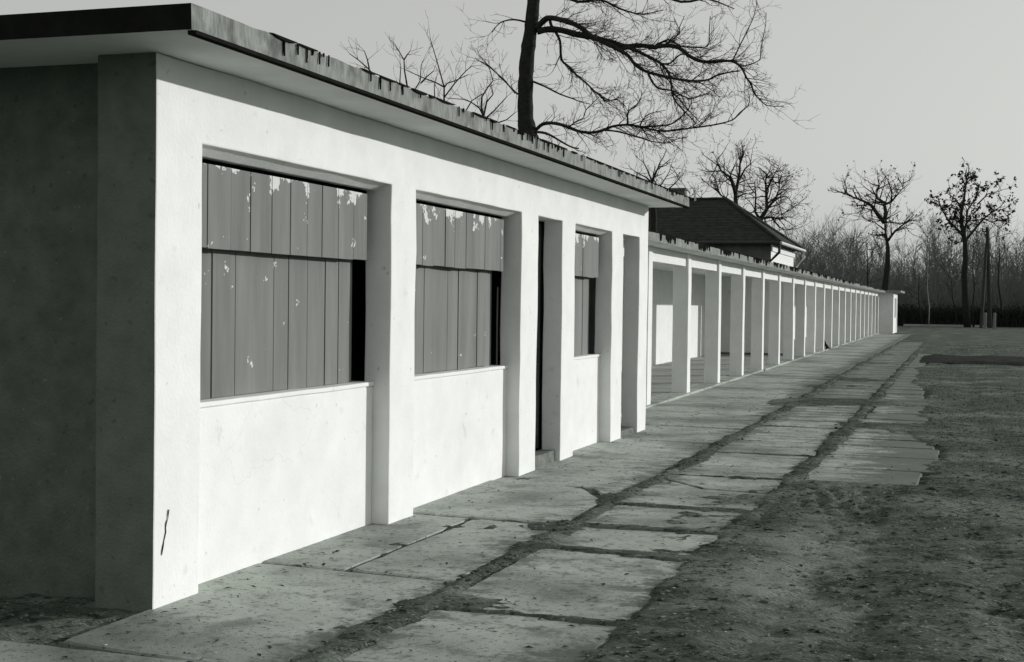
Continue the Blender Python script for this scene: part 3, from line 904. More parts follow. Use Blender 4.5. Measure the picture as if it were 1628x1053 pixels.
# --- the big bare tree behind the kiosk roof: limbs surveyed, twigs grown
r = random.Random(42)
TY = 26.5
def zt(zx, zy, dy=0.0):
    return at(800 + zx / 3.539, 20 + zy / 3.539, TY + dy)
tb = zt(140, 690); tb = Vector((tb.x - 0.1, TY, 0))
bt = tag(empty('bare_tree', tb), 'large bare tree with thick dark trunk and sweeping limbs behind the kiosk roof', 'tree')
V, F = [], []
trunk_pts = [tb, Vector((tb.x, TY, 2.5)), zt(150, 760), zt(140, 690), zt(126, 600), zt(124, 500), zt(126, 400), zt(132, 280), zt(142, 190), zt(155, 100), zt(164, 15), zt(172, -80), zt(165, -200), zt(180, -330), zt(170, -470)]
trunk_r = [0.42, 0.36, 0.30, 0.245, 0.205, 0.19, 0.19, 0.185, 0.175, 0.165, 0.16, 0.15, 0.13, 0.10, 0.05]
sm_p, sm_r = [], []
for i in range(len(trunk_pts) - 1):
    for k in range(3):
        t = k / 3
        sm_p.append(trunk_pts[i].lerp(trunk_pts[i + 1], t)); sm_r.append((trunk_r[i] * (1 - t) + trunk_r[i + 1] * t) * r.uniform(0.94, 1.07))
sm_p.append(trunk_pts[-1]); sm_r.append(trunk_r[-1])
tube(V, F, sm_p, sm_r, 12)
obj('trunk', V, F, 'bark', bt, smooth=True)
limbs = [
    ([(190, 85), (230, 45), (265, 30), (340, 45), (400, 65), (450, 95), (500, 135), (560, 165), (640, 205), (700, 240), (740, 290), (800, 330), (870, 350), (950, 370), (1060, 385), (1150, 380), (1200, 355), (1280, 335), (1330, 330)], 0.075, 0.014, -1.6),
    ([(190, 108), (250, 95), (330, 100), (420, 125), (500, 137), (560, 155), (620, 170), (690, 190), (770, 185), (850, 195), (920, 185), (990, 200), (1040, 240), (1100, 270), (1160, 280), (1220, 275), (1290, 275), (1340, 310), (1370, 370), (1395, 400), (1410, 450), (1450, 495), (1490, 525), (1580, 528)], 0.085, 0.008, 1.2),
    ([(540, 155), (600, 180), (660, 205), (710, 200), (770, 225), (850, 265), (890, 290), (930, 340), (945, 400), (950, 450), (970, 500), (1010, 545), (1045, 580), (1080, 620)], 0.05, 0.012, -0.6),
    ([(262, 32), (270, 70), (295, 110), (320, 165), (328, 265), (370, 305), (410, 350), (465, 395), (510, 440), (550, 470), (585, 500), (640, 490), (690, 530)], 0.042, 0.009, 0.9),
    ([(185, 660), (220, 630), (270, 622), (330, 632), (390, 655), (440, 672), (510, 675), (570, 660), (620, 640), (700, 632), (760, 640), (820, 655), (900, 668), (1000, 658), (1100, 645), (1200, 630), (1290, 605), (1330, 565), (1380, 520), (1385, 470)], 0.045, 0.010, -2.0),
    ([(185, 672), (240, 680), (290, 705), (340, 735), (390, 760), (425, 765)], 0.034, 0.018, 1.0),
    ([(165, 388), (230, 415), (320, 460), (390, 485), (440, 505), (490, 515)], 0.028, 0.008, 0.5),
    ([(700, 632), (700, 580), (710, 550), (750, 520), (775, 480), (780, 445)], 0.026, 0.008, -1.0, -1.0),
    ([(770, 638), (785, 605), (815, 575), (860, 560), (915, 550)], 0.018, 0.007, -0.9, -1.1),
    ([(370, 645), (410, 615), (450, 595), (465, 550), (500, 515), (540, 475)], 0.02, 0.008, -0.4, -0.6),
    ([(570, 663), (640, 670), (720, 690), (790, 710), (830, 725), (925, 735), (970, 715), (1040, 700)], 0.024, 0.008, -1.6, -0.8),
    ([(815, 340), (845, 400), (880, 430), (950, 440), (1010, 470), (1060, 485), (1120, 465), (1160, 455)], 0.028, 0.009, -1.3, -0.8),
    ([(780, 647), (860, 640), (940, 630), (1000, 590), (1050, 530), (1060, 490)], 0.024, 0.009, -1.5, -1.1),
    ([(1290, 272), (1330, 190), (1380, 90), (1410, 20), (1430, -60)], 0.020, 0.007, 1.4, 0.9),
    ([(1345, 305), (1440, 270), (1450, 200), (1475, 80), (1480, 0)], 0.016, 0.006, 1.3, 1.0),
    ([(850, 190), (900, 165), (940, 155), (1000, 190), (1080, 195), (1150, 190), (1160, 100), (1165, 20)], 0.03, 0.009, 0.9, 0.7),
    ([(920, 175), (990, 120), (990, 90), (1020, 20)], 0.022, 0.008, 0.2, 0.7),
    ([(890, 290), (940, 285), (1000, 235), (1060, 250)], 0.028, 0.012, -0.5, -0.3),
    ([(1060, 385), (1110, 345), (1160, 310)], 0.016, 0.007, -1.2, -1.3),
    ([(80, 460), (40, 420), (0, 380), (-80, 300), (-140, 270)], 0.022, 0.008, 0.8),
    ([(950, 440), (1000, 500), (1060, 570), (1120, 630)], 0.018, 0.008, -0.4, -0.8),
    ([(150, 60), (60, 40), (-20, 60), (-60, 110)], 0.03, 0.008, -1.0),
    ([(170, -90), (300, -110), (420, -60), (540, -75), (660, -20), (780, 10), (900, -15)], 0.05, 0.01, 1.6),
    ([(170, -120), (320, -150), (560, -90), (800, -120), (1000, -60), (1150, -75), (1300, -20)], 0.07, 0.01, -1.5),
    ([(165, -200), (20, -260), (-150, -300), (-320, -260)], 0.07, 0.01, 1.0),
    ([(172, -260), (320, -380), (560, -440), (800, -420)], 0.06, 0.01, 0.6),
    ([(172, -360), (60, -480), (-60, -560)], 0.05, 0.01, -0.8),
]
V, F, tips = [], [], []
for L in limbs:
    px, r0, r1, dy = L[:4]
    dy0 = L[4] if len(L) > 4 else 0.0
    n = len(px)
    pts = [zt(q[0], q[1], dy0 + (dy - dy0) * (i / (n - 1)) + r.uniform(-0.06, 0.06)) for i, q in enumerate(px)]
    # smooth the polyline (Catmull-Rom)
    fine, rads = [], []
    for i in range(n - 1):
        a, b, c_, d_ = pts[max(0, i - 1)], pts[i], pts[i + 1], pts[min(n - 1, i + 2)]
        for k in range(3):
            t = k / 3
            fine.append(0.5 * ((2 * b) + (c_ - a) * t + (2 * a - 5 * b + 4 * c_ - d_) * t * t + (3 * b - a - 3 * c_ + d_) * t ** 3))
            s = (i + t) / (n - 1)
            rads.append((r0 * (1 - s) ** 1.0 + r1 * s) * r.uniform(0.92, 1.1))
    fine.append(pts[-1]); rads.append(r1)
    tube(V, F, fine, rads, 7 if r0 > 0.04 else 5, cap=True)
    # side shoots that run with the limb and tangle
    if r0 > 0.04:
        for i in range(6, int(len(fine) * 0.8)):
            for _ in range(2):
                if r.random() < 0.36:
                    ax_ = (fine[i + 1] - fine[i]).normalized()
                    side = rv(r); side = (side - ax_ * side.dot(ax_)).normalized()
                    a = r.uniform(0.2, 0.65)
                    grow(V, F, tips, r, fine[i], ax_ * math.cos(a) + side * math.sin(a), r.uniform(0.4, 1.05), min(0.014, rads[i] * 0.6), 2, 0.03, 0.22, None, (3, 5), (0.4, 1.0), (0.3, 0.55), 0.0045)
    # twigs
    for i in range(2, len(fine) - 1):
        nk = 1 if r.random() < 0.75 else 2
        if rads[i] > 0.05 and r.random() < 0.6: nk = 0
        if r.random() < 0.3: nk = 0
        for _ in range(nk):
            ax_ = (fine[i + 1] - fine[i]).normalized()
            side = rv(r); side.z += 0.15; side = (side - ax_ * side.dot(ax_)).normalized()
            a = r.uniform(0.5, 1.1)
            grow(V, F, tips, r, fine[i], ax_ * math.cos(a) + side * math.sin(a), r.uniform(0.2, 0.8), min(0.010, rads[i] * 0.6), 2, 0.03, 0.28, None, (1, 3), (0.4, 1.0), (0.4, 0.7), 0.0042)
obj('crown', V, F, 'twig', bt)

# --- small bare tree whose tips rise over the kiosk roof
r = random.Random(7)
SY = 22.0
def z8(zx, zy, dy=0.0):
    return at(540 + zx / 5.0875, 60 + zy / 5.0875, SY + dy)
b0 = z8(850, 900); b0 = Vector((b0.x, SY, 0))
st = tag(empty('small_bare_tree', b0), 'small bare tree with only its upper twigs showing above the kiosk roof', 'tree')
V, F = [], []
tube(V, F, [b0, Vector((b0.x + 0.05, SY, 1.6)), Vector((b0.x, SY, 2.9)), z8(900, 900)], [0.11, 0.09, 0.08, 0.05], 8)
obj('trunk', V, F, 'bark', st, smooth=True)
V, F, tips = [], [], []
hub = Vector((b0.x, SY, 2.9))
sl_ = [
    [(850, 760), (845, 540), (845, 400), (820, 310), (790, 200), (757, 90), (735, 20)],
    [(845, 400), (780, 365), (700, 335), (620, 300), (540, 265)],
    [(848, 400), (870, 370), (930, 350), (1040, 300)],
    [(848, 480), (930, 370), (1020, 270), (1070, 230)],
    [(600, 760), (550, 415), (525, 270), (520, 180), (480, 110), (445, 50)],
    [(520, 180), (545, 140), (570, 110)],
    [(1200, 900), (1165, 640), (1130, 570), (1060, 520), (1000, 500), (870, 490)],
    [(1165, 650), (1145, 560), (1150, 480), (1200, 400), (1240, 350), (1215, 260), (1205, 190)],
    [(1170, 610), (1190, 520), (1240, 460), (1230, 400)],
    [(1185, 650), (1250, 590), (1350, 480)],
    [(1190, 720), (1260, 695), (1350, 665), (1415, 610)],
    [(420, 600), (300, 330), (230, 250), (150, 180), (80, 130)],
    [(240, 255), (225, 180), (200, 110)],
    [(640, 640), (600, 440), (650, 350), (660, 220)],
    [(655, 370), (700, 320), (760, 270)],
    [(1050, 700), (1010, 610), (1070, 510), (1180, 440)],
    [(490, 640), (485, 390), (495, 230)],
    [(780, 620), (770, 520), (765, 380)],
    [(1420, 450), (1330, 340), (1220, 245), (1100, 170)],
]
for px in sl_:
    dyb = r.uniform(-0.5, 0.5)
    pts = [z8(q[0], q[1], dyb + r.uniform(-0.05, 0.05)) for q in px]
    if px[0][1] > 500: pts = [hub] + pts
    n = len(pts)
    rads = [0.022 * (1 - i / n) ** 1.3 + 0.006 for i in range(n)] if px[0][1] > 500 else [0.013 * (1 - i / n) + 0.005 for i in range(n)]
    tube(V, F, pts, rads, 5)
    for i in range(1, n):
        for _ in range(r.randint(1, 2)):
            grow(V, F, tips, r, pts[i], (pts[i] - pts[i - 1]).normalized() + rv(r) * 0.9, r.uniform(0.2, 0.6), 0.006, 1, 0.08, 0.2, None, (1, 3), (0.4, 0.9), (0.4, 0.7), 0.0038)
obj('crown', V, F, 'twig', st)

def tree(name, label, trunk, rad, seed, crown, mats=('bark', 'twig'), limbs=None, leaf=None, group=None, rmin=0.02):
    """trunk: world points; crown: dict for grow; limbs: list of world polylines with start radius"""
    r = random.Random(seed)
    t = tag(empty(name, trunk[0]), label, 'tree', group)
    V, F = [], []
    n = len(trunk)
    tube(V, F, trunk, [rad * (1 - 0.9 * i / (n - 1)) for i in range(n)], 8)
    V2, F2, tips = [], [], []
    ends = []
    for pts, lr in (limbs or []):
        lr *= 0.75
        tube(V, F, pts, [lr * (1 - 0.8 * i / (len(pts) - 1)) for i in range(len(pts))], 6)
        ends.append((pts, lr))
    ends.append((trunk[n // 2:], rad * 0.6))
    obj('trunk', V, F, mats[0], t, smooth=True)
    for pts, lr in ends:
        for i in range(1, len(pts)):
            ax_ = (pts[i] - pts[i - 1]).normalized()
            for _ in range(crown.get('per', 3)):
                side = rv(r)
                d = ax_ * 0.6 + side * 0.9
                grow(V2, F2, tips, r, pts[i].lerp(pts[i - 1], r.random()), d, crown['L'] * r.uniform(0.6, 1.2), max(rmin, lr * 0.35), crown.get('lvl', 2), crown.get('up', 0.1), 0.25, None, crown.get('nk', (2, 4)), (0.4, 1.0), (0.45, 0.7), rmin)
    if leaf:
        clumps(V2, F2, r, tips, leaf[0], leaf[1], leaf[2], leaf[3])
    obj('crown', V2, F2, mats[1], t)
    return t

def ground_pt(p):
    return Vector((p.x, p.y, -0.02))

# tree seen over the far end of the row
Y1 = 112
a = lambda x, y, dy=0: at(x, y, Y1 + dy)
# zoom frame of the far trees: (1300,240) scale 3.51
q6 = lambda zx, zy, Y: at(1300 + zx / 3.509, 240 + zy / 3.51, Y)
tp = [ground_pt(q6(375, 900, Y1)), q6(378, 760, Y1), q6(390, 640, Y1), q6(392, 540, Y1), q6(380, 470, Y1), q6(372, 400, Y1)]
lm = [([q6(372, 400, Y1), q6(335, 355, Y1 - .5), q6(300, 305, Y1 - 1), q6(255, 280, Y1 - 1.2), q6(200, 260, Y1 - 1.5), q6(140, 235, Y1 - 1.5)], 0.26),
      ([q6(372, 400, Y1), q6(380, 340, Y1 + .5), q6(370, 290, Y1 + .8), q6(330, 265, Y1 + 1), q6(330, 220, Y1 + 1), q6(345, 180, Y1 + 1)], 0.24),
      ([q6(372, 300, Y1 + .7), q6(410, 285, Y1 + 1.5), q6(440, 250, Y1 + 2), q6(475, 210, Y1 + 2.2), q6(480, 160, Y1 + 2.2)], 0.15),
      ([q6(410, 285, Y1 + 1.5), q6(415, 230, Y1 + 1.5), q6(390, 170, Y1 + 1.8)], 0.12),
      ([q6(392, 500, Y1), q6(430, 450, Y1 - 1), q6(480, 410, Y1 - 1.5), q6(540, 355, Y1 - 2)], 0.16),
      ([q6(430, 450, Y1 - 1), q6(490, 430, Y1 + .5), q6(540, 440, Y1 + 1)], 0.09),
      ([q6(300, 330, Y1 - 1), q6(305, 400, Y1 - 1.5), q6(260, 380, Y1 - 1.5), q6(220, 340, Y1 - 1.5)], 0.08)]
tree('bare_tree', 'tall forked tree with crooked limbs and fine twigs right above the far end block', tp, 0.36, 91, dict(L=1.8, per=3, lvl=2, up=0.05, nk=(2, 3)), limbs=lm, leaf=(2, 0.09, 0.2, 0.4), rmin=0.013)
Y2 = 120
tp = [ground_pt(q6(835, 985, Y2)), q6(825, 850, Y2), q6(818, 700, Y2), q6(825, 600, Y2), q6(822, 500, Y2), q6(805, 430, Y2), q6(800, 350, Y2), q6(815, 280, Y2), q6(825, 200, Y2), q6(835, 120, Y2)]
lm = [([q6(822, 500, Y2), q6(850, 470, Y2 + .8), q6(890, 420, Y2 + 1.5), q6(925, 380, Y2 + 2), q6(990, 330, Y2 + 2), q6(1050, 330, Y2 + 2)], 0.2),
      ([q6(815, 480, Y2), q6(770, 430, Y2 - .8), q6(725, 385, Y2 - 1.5), q6(690, 320, Y2 - 1.7), q6(665, 250, Y2 - 1.7)], 0.17),
      ([q6(815, 450, Y2), q6(832, 400, Y2 + .8), q6(830, 340, Y2 + 1), q6(880, 270, Y2 + 1), q6(910, 170, Y2 + 1)], 0.16),
      ([q6(805, 330, Y2), q6(770, 270, Y2 - 1), q6(700, 220, Y2 - 1.5)], 0.12),
      ([q6(890, 300, Y2 + .8), q6(950, 240, Y2 + 1), q6(1030, 220, Y2 + 1)], 0.1),
      ([q6(925, 380, Y2 + 2), q6(980, 400, Y2 + 2.2), q6(1020, 440, Y2 + 2.2)], 0.09)]
tree('leafy_winter_tree', 'tall tree still hung with dark seed clusters at the right edge', tp, 0.34, 92, dict(L=1.2, per=4, lvl=1, up=0.1, nk=(2, 4)), limbs=lm, leaf=(8, 0.14, 0.30, 0.7), rmin=0.014)

# two trees behind the house (zoom frame (980,220) scale 4.785)
q2 = lambda zx, zy, Y: at(980 + zx / 4.785, 220 + zy / 4.785, Y)
YA = 88.0
tp = [ground_pt(q2(915, 900, YA)), q2(915, 700, YA), q2(910, 520, YA), q2(905, 420, YA), q2(925, 330, YA), q2(940, 230, YA), q2(945, 100, YA)]
lm = [([q2(905, 420, YA), q2(870, 300, YA - 1), q2(800, 250, YA - 1.2), q2(760, 180, YA - 1.2)], 0.17),
      ([q2(908, 520, YA), q2(850, 470, YA + 1), q2(790, 430, YA + 1.2), q2(740, 370, YA + 1.2)], 0.15),
      ([q2(925, 330, YA), q2(980, 230, YA + 1), q2(1050, 170, YA + 1.2)], 0.12),
      ([q2(915, 450, YA), q2(980, 420, YA - .8), q2(1030, 430, YA - 1)], 0.09),
      ([q2(870, 300, YA - 1), q2(820, 330, YA - 1), q2(750, 330, YA - 1)], 0.08)]
tree('bare_tree', 'twiggy tree with straight upright leader above the house roof ridge', tp, 0.24, 93, dict(L=1.6, per=4, lvl=2, up=0.06, nk=(2, 3)), limbs=lm, leaf=(2, 0.06, 0.2, 0.4), group=None, rmin=0.011)
YB = 92.0
tp = [ground_pt(q2(1080, 900, YB)), q2(1085, 700, YB), q2(1100, 610, YB), q2(1145, 540, YB), q2(1140, 420, YB), q2(1135, 340, YB), q2(1140, 250, YB)]
lm = [([q2(1095, 620, YB), q2(1055, 560, YB - 1), q2(1060, 430, YB - 1), q2(1050, 330, YB - 1)], 0.15),
      ([q2(1145, 540, YB), q2(1210, 460, YB + 1), q2(1240, 380, YB + 1), q2(1230, 260, YB + 1)], 0.15),
      ([q2(1100, 610, YB), q2(1180, 600, YB + 1.2), q2(1250, 620, YB + 1.5), q2(1290, 560, YB + 1.5)], 0.14),
      ([q2(1180, 600, YB + 1.2), q2(1240, 680, YB + 1.2), q2(1300, 700, YB + 1)], 0.10),
      ([q2(1140, 400, YB), q2(1190, 300, YB - 1), q2(1240, 200, YB - 1)], 0.1),
      ([q2(1210, 460, YB + 1), q2(1290, 440, YB + 1), q2(1330, 480, YB + 1)], 0.08)]
tree('bare_tree', 'broad twiggy tree with drooping sides behind the house hip and gutter', tp, 0.24, 94, dict(L=1.7, per=5, lvl=2, up=0.0, nk=(2, 3)), limbs=lm, leaf=(2, 0.06, 0.22, 0.4), rmin=0.011)
# bushy crown over the kiosk's far roof corner
YC = 44.0
tp = [ground_pt(q2(285, 1000, YC)), q2(285, 600, YC), q2(275, 400, YC), q2(270, 330, YC), q2(300, 260, YC), q2(330, 200, YC)]
lm = [([q2(272, 340, YC), q2(230, 300, YC - .5), q2(150, 260, YC - .6), q2(100, 220, YC - .6)], 0.05),
      ([q2(272, 330, YC), q2(230, 230, YC + .5), q2(195, 155, YC + .5)], 0.05),
      ([q2(285, 420, YC), q2(350, 340, YC + .6), q2(400, 260, YC + .6), q2(420, 200, YC + .6)], 0.05),
      ([q2(285, 460, YC), q2(380, 400, YC - .6), q2(450, 340, YC - .6), q2(480, 300, YC - .6)], 0.05),
      ([q2(270, 400, YC), q2(200, 380, YC), q2(130, 300, YC)], 0.04)]
tree('bare_shrub_tree', 'low bushy bare tree peeping over the far corner of the kiosk roof', tp, 0.14, 95, dict(L=0.75, per=3, lvl=1, up=0.1, nk=(2, 3)), limbs=lm, leaf=(1, 0.03, 0.1, 0.5), rmin=0.006)
for k, (zx, zy, Y, h, s) in enumerate([(560, 380, 80, 1.2, 1), (650, 390, 95, 1.6, 2)]):
    tip = q2(zx, zy, Y)
    base = ground_pt(tip)
    tree('bare_tree', ['thin twig tips just right of the house chimney', 'thin twig tips midway along the house ridge'][k],
         [base, Vector((base.x, Y, tip.z * 0.5)), Vector((base.x, Y, tip.z * 0.8)), tip], 0.12, 60 + k, dict(L=1.3, per=4, lvl=1, up=0.1), leaf=(2, 0.08, 0.1, 0.5), rmin=0.016)

# young trees that stand out in front of the wood
YY = [(300, 770, 270, 480, 104, 'slender dark tree just left of the forked tree over the end block', 0.13, 'bark'),
      (585, 980, 560, 700, 124, 'slim leaning sapling on the bank right of the end block', 0.10, 'bark'),
      (620, 960, 622, 560, 123, 'slender pale straight sapling standing before the wood', 0.05, 'palebark'),
      (780, 870, 740, 660, 125, 'thin leaning sapling left of the seed-hung tree', 0.09, 'bark'),
      (870, 980, 870, 560, 122, 'thin upright sapling between the seed-hung tree and the braced pole', 0.10, 'bark'),
      (1020, 980, 1010, 480, 128, 'thin upright sapling right of the braced pole', 0.12, 'bark')]
for k, (x0, y0, x1, y1, Y, lab, rd_, mt) in enumerate(YY):
    base = ground_pt(q6(x0, y0, Y))
    top = q6(x1, y1, Y)
    pts = [base] + [base.lerp(top, t) + Vector((random.Random(k * 9 + t * 7).uniform(-.15, .15), 0, 0)) for t in (0.25, 0.5, 0.75)] + [top]
    tree('sapling', lab, pts, rd_, 70 + k, dict(L=1.6 if mt == 'bark' else 0.5, per=4 if mt == 'bark' else 1, lvl=1, up=0.12), mats=(mt, 'twig' if mt == 'bark' else mt), group='saplings before the wood', rmin=0.02)

# ------------------------------------------------------------------ far wood and hedge
r = random.Random(100)
V, F, tips = [], [], []
for k in range(680):
    Y = r.uniform(140, 205)
    X = r.uniform(-48, 40) * (Y / 165)
    h = r.uniform(5.5, 10.5) * (1.0 + 0.35 * noise.noise(Vector((X * 0.12, Y * 0.03, 0)))) * (Y + 6) / 175
    base = Vector((X, Y, -0.05))
    rad = r.uniform(0.05, 0.13)
    pts = [base]
    d = Vector((r.uniform(-.08, .08), r.uniform(-.08, .08), 1))
    for i in range(5):
        pts.append(pts[-1] + (d + rv(r) * 0.08) * h / 5)
    tube(V, F, pts, [rad * (1 - 0.17 * i) for i in range(6)], 4, cap=False)
    for i in range(1, 6):
        for _ in range(5):
            p = pts[i - 1].lerp(pts[i], r.random())
            side = rv(r); side.z = abs(side.z) + 0.4
            grow(V, F, tips, r, p, side, h * r.uniform(0.12, 0.28), rad * 0.35, 1, 0.10, 0.2, None, (4, 6), (0.3, 0.9), (0.4, 0.7), 0.014, 2)
# undergrowth
for k in range(5200):
    Y = r.uniform(132, 190)
    X = r.uniform(-45, 36) * (Y / 160)
    p = Vector((X, Y, -0.05))
    grow(V, F, tips, r, p, Vector((r.uniform(-.4, .4), r.uniform(-.4, .4), 1)), r.uniform(2.0, 6.0), r.uniform(0.03, 0.06), 1, 0.1, 0.15, None, (4, 6), (0.3, 0.8), (0.35, 0.6), 0.018, 2)
tag(obj('far_wood', V, F, 'farbark'), 'grey bare winter wood forming a band behind the yard', kind='stuff')

V, F, tips = [], [], []
for k in range(2600):
    X = r.uniform(-12, 30); Y = r.uniform(125.5, 128.5)
    p = Vector((X, Y, -0.05))
    hh = 1.75 + 0.15 * noise.noise(Vector((X * .7, 0, 1)))
    grow(V, F, tips, r, p, Vector((r.uniform(-.3, .3), r.uniform(-.3, .3), 1)), hh * r.uniform(0.6, 1.0), 0.035, 1, 0.05, 0.15, None, (3, 5), (0.4, 1.0), (0.3, 0.5), 0.02, 2)
clumps(V, F, r, tips, 1, 0.10, 0.15, 0.6)
tag(obj('hedge', V, F, 'hedge'), 'dark clipped hedge running along the far edge of the yard', 'hedge')
Vk, Fk = voxel_wall([-2.0, 5.0], [123.8, 124.1], [-0.05, 0.14], lambda *q: True, 0.01)
tag(obj('kerb_stone', Vk, Fk, 'floor'), 'pale kerb line at the foot of the far hedge', kind='structure')

# braced pole and two pale posts
YP = 118.0
pb, ptop = ground_pt(q6(962, 990, YP)), q6(946, 425, YP)
po = tag(empty('braced_pole', pb), 'tall dark wooden pole with a leaning brace at the right edge', 'pole')
V, F = tube_mesh([([pb, pb.lerp(ptop, .5), ptop], [0.20, 0.17, 0.13])], 8)
obj('pole', V, F, 'pole', po)
bb, bt_ = ground_pt(q6(912, 960, YP - 1.5)), q6(942, 520, YP - 0.1)
V, F = tube_mesh([([bb, bb.lerp(bt_, .5), bt_], [0.14, 0.13, 0.11])], 8)
obj('brace', V, F, 'pole', po)
V, F = tube_mesh([([ptop + Vector((-0.1, 0, -0.9)), ptop + Vector((0.14, 0, -0.9))], 0.035), ([ptop + Vector((0.14, 0, -0.9)), ptop + Vector((0.14, 0, -0.65))], 0.05)], 6)
obj('insulator', V, F, 'metal_dark', po)
for k, (x0, y0, y1) in enumerate([(933, 935, 1000), (985, 940, 1000)]):
    p1 = q6(x0, y1 + 5, 112.0); p0_ = ground_pt(p1)
    V, F = tube_mesh([([p0_, p0_ + Vector((0.01, 0, 0.8)), p0_ + Vector((0.02, 0, 1.25)), p0_ + Vector((0.02, 0, 1.32))], [0.13, 0.125, 0.12, 0.05])], 8)
    tag(obj('marker_post', V, F, 'post_pale'), ['short grey post left of the braced pole foot', 'short grey post right of the braced pole foot'][k], 'post', 'short grey posts by the braced pole')

# ------------------------------------------------------------------ dog sitting by a post
dp = Vector(RW(0.0, PITCHROW * 9 + 0.75, 0)); dp.z = 0.035
me = bpy.data.meshes.new('dog')
# profile facing -x (towards the shelter), metres
J = [((0.02, 0, 0.13), 0.045), ((-0.03, 0, 0.22), 0.052), ((-0.045, 0, 0.275), 0.034), ((-0.075, 0, 0.325), 0.040), ((-0.115, 0, 0.315), 0.024), ((-0.14, 0, 0.308), 0.014),
     ((-0.045, -0.035, 0.16), 0.024), ((-0.065, -0.035, 0.07), 0.017), ((-0.07, -0.035, 0.015), 0.017), ((-0.09, -0.035, 0.012), 0.014),
     ((-0.045, 0.035, 0.16), 0.024), ((-0.065, 0.035, 0.07), 0.017), ((-0.07, 0.035, 0.015), 0.017), ((-0.09, 0.035, 0.012), 0.014),
     ((0.07, -0.04, 0.075), 0.045), ((0.03, -0.045, 0.035), 0.022), ((-0.01, -0.045, 0.014), 0.015),
     ((0.07, 0.04, 0.075), 0.045), ((0.03, 0.045, 0.035), 0.022), ((-0.01, 0.045, 0.014), 0.015),
     ((0.10, 0, 0.04), 0.020), ((0.16, 0.01, 0.022), 0.012), ((0.20, 0.03, 0.02), 0.008),
     ((-0.065, -0.026, 0.368), 0.010), ((-0.062, -0.032, 0.39), 0.004), ((-0.065, 0.026, 0.368), 0.010), ((-0.062, 0.032, 0.39), 0.004)]
Ed = [(0, 1), (1, 2), (2, 3), (3, 4), (4, 5), (1, 6), (6, 7), (7, 8), (8, 9), (1, 10), (10, 11), (11, 12), (12, 13), (0, 14), (14, 15), (15, 16), (0, 17), (17, 18), (18, 19), (0, 20), (20, 21), (21, 22), (3, 23), (23, 24), (3, 25), (25, 26)]
me.from_pydata([j[0] for j in J], Ed, [])
me.materials.append(MT['dog'])
dog = bpy.data.objects.new('dog', me)
C.objects.link(dog)
bpy.context.view_layer.objects.active = dog
sk = dog.modifiers.new('skin', 'SKIN')
sk.use_smooth_shade = True
for v, j in zip(me.skin_vertices[0].data, J):
    v.radius = (j[1], j[1])
me.skin_vertices[0].data[0].use_root = True
dog.modifiers.new('sub', 'SUBSURF').render_levels = 2
dog.location = dp
dog.rotation_euler = (0, 0, math.radians(-8))
tag(dog, 'small black dog sitting on the kerb between two shelter posts', 'dog')

# ------------------------------------------------------------------ litter, stones, dead grass
r = random.Random(77)
V, F = [], []
for k in range(1500):
    y = -1.5 + 22 * r.random() ** 1.6
    x = r.uniform(0.05, 5.5) if r.random() < 0.75 else r.choice([0.12, 1.24, 2.42]) + r.gauss(0, 0.12)
    if x < 0.03: continue
    s = r.uniform(0.008, 0.028)
    z = max(ground_h(x, y), 0.004) + 0.004
    an = r.uniform(0, 6.28)
    a = Vector((math.cos(an), math.sin(an), r.uniform(-.1, .3))) * s
    b2 = Vector((-math.sin(an), math.cos(an), r.uniform(0, .5))) * s * r.uniform(0.3, 0.6)
    c = Vector((x, y, z))
    b = len(V)
    V += [tuple(c - a), tuple(c - b2 + Vector((0, 0, s * .3))), tuple(c + a), tuple(c + b2)]
    F += [(b, b + 1, b + 2), (b, b + 2, b + 3)]
tag(obj('fallen_leaves', V, F, 'litter'), 'dead leaves and crumbs scattered over the paving', kind='stuff')
V, F = [], []
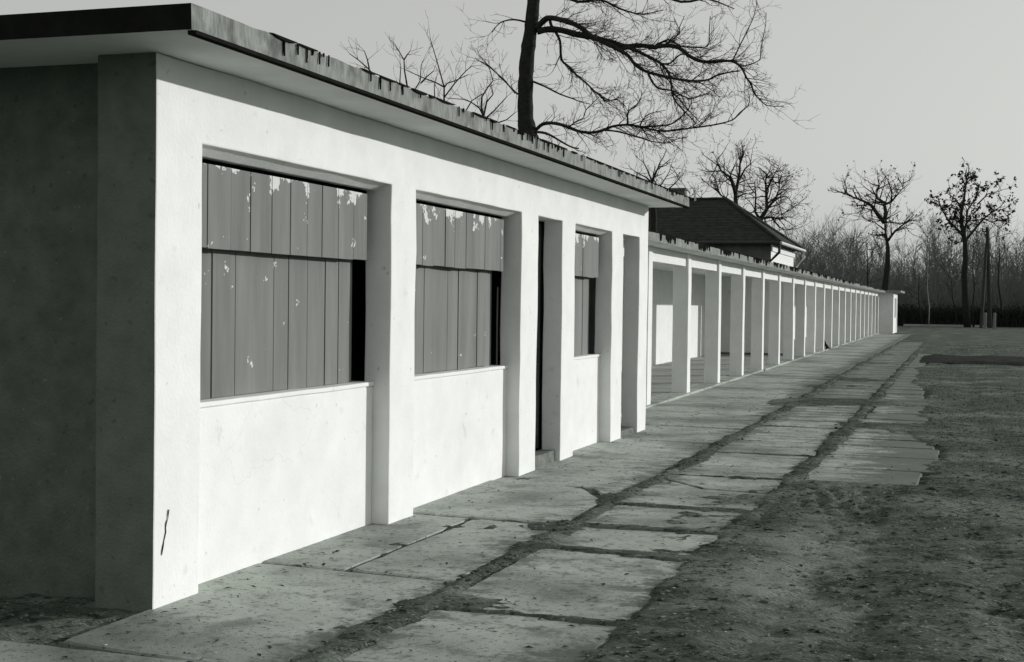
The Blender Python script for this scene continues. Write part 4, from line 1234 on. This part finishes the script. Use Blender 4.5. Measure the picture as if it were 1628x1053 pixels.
for k in range(5200):
    y = -1.5 + 26 * r.random() ** 1.6
    e = right_edge(y) if y > 6.7 else 2.5
    x = e + abs(r.gauss(0, 1.6)) if r.random() < 0.8 else r.choice([1.24, 2.42]) + r.gauss(0, 0.1) + shiftx(y)
    s = abs(r.gauss(0, 0.010)) + 0.004
    z = ground_h(x, y)
    b = len(V)
    q = [Vector((math.cos(t * 1.2566 + r.uniform(-.3, .3)), math.sin(t * 1.2566), r.uniform(-.1, .4))) * s * r.uniform(.7, 1.3) for t in range(5)]
    V += [(x + v.x, y + v.y, z + v.z) for v in q] + [(x + r.uniform(-.3, .3) * s, y, z + s * r.uniform(.35, .6)), (x, y, z - s)]
    F += [(b + t, b + (t + 1) % 5, b + 5) for t in range(5)] + [(b + (t + 1) % 5, b + t, b + 6) for t in range(5)]
tag(obj('soil_clods', V, F, 'soil'), 'loose clods of dark soil strewn over the yard', kind='stuff')
V, F = [], []
for k in range(170):
    y = -1.5 + 18 * r.random() ** 1.5
    x = r.uniform(2.3, 7.0) if r.random() < 0.8 else r.uniform(0.1, 2.4)
    s = r.uniform(0.004, 0.013)
    z = max(ground_h(x, y), 0.0 if x < 3.5 and y > 6.7 or x < 2.3 else -1)
    b = len(V)
    V += [(x + s * r.uniform(.7, 1.6), y, z + s * .3), (x, y + s * r.uniform(.7, 1.3), z + s * .35), (x - s * r.uniform(.7, 1.3), y, z + s * .3), (x, y - s * r.uniform(.7, 1.3), z + s * .3), (x + s * r.uniform(-.4, .4), y + s * r.uniform(-.4, .4), z + s * .6), (x, y, z - s * .4)]
    F += [(b, b + 1, b + 4), (b + 1, b + 2, b + 4), (b + 2, b + 3, b + 4), (b + 3, b, b + 4), (b + 1, b, b + 5), (b + 2, b + 1, b + 5), (b + 3, b + 2, b + 5), (b, b + 3, b + 5)]
tag(obj('loose_stones', V, F, 'litter_pale'), 'small pale stones and clods lying on the yard soil', kind='stuff')
V, F = [], []
for k in range(15000):
    y = 0.0 + 60 * r.random() ** 1.8
    e = right_edge(y) if y > 6.7 else 4.2
    x = e + 0.1 + abs(r.gauss(0, 3.0))
    if noise.noise(Vector((x * 0.9, y * 0.9, 4))) < -0.1: continue
    z = ground_h(x, y) - 0.004
    h = r.uniform(0.008, 0.03)
    an = r.uniform(0, 6.28); w = 0.004 + 0.0006 * y
    dx, dy = math.cos(an) * w, math.sin(an) * w
    lx, ly = r.uniform(-.7, .7) * h, r.uniform(-.7, .7) * h
    b = len(V)
    V += [(x - dx, y - dy, z), (x + dx, y + dy, z), (x + lx, y + ly, z + h)]
    F.append((b, b + 1, b + 2))
tag(obj('dead_grass', V, F, 'grass'), 'sparse short dead grass on the soil right of the paving', kind='stuff')
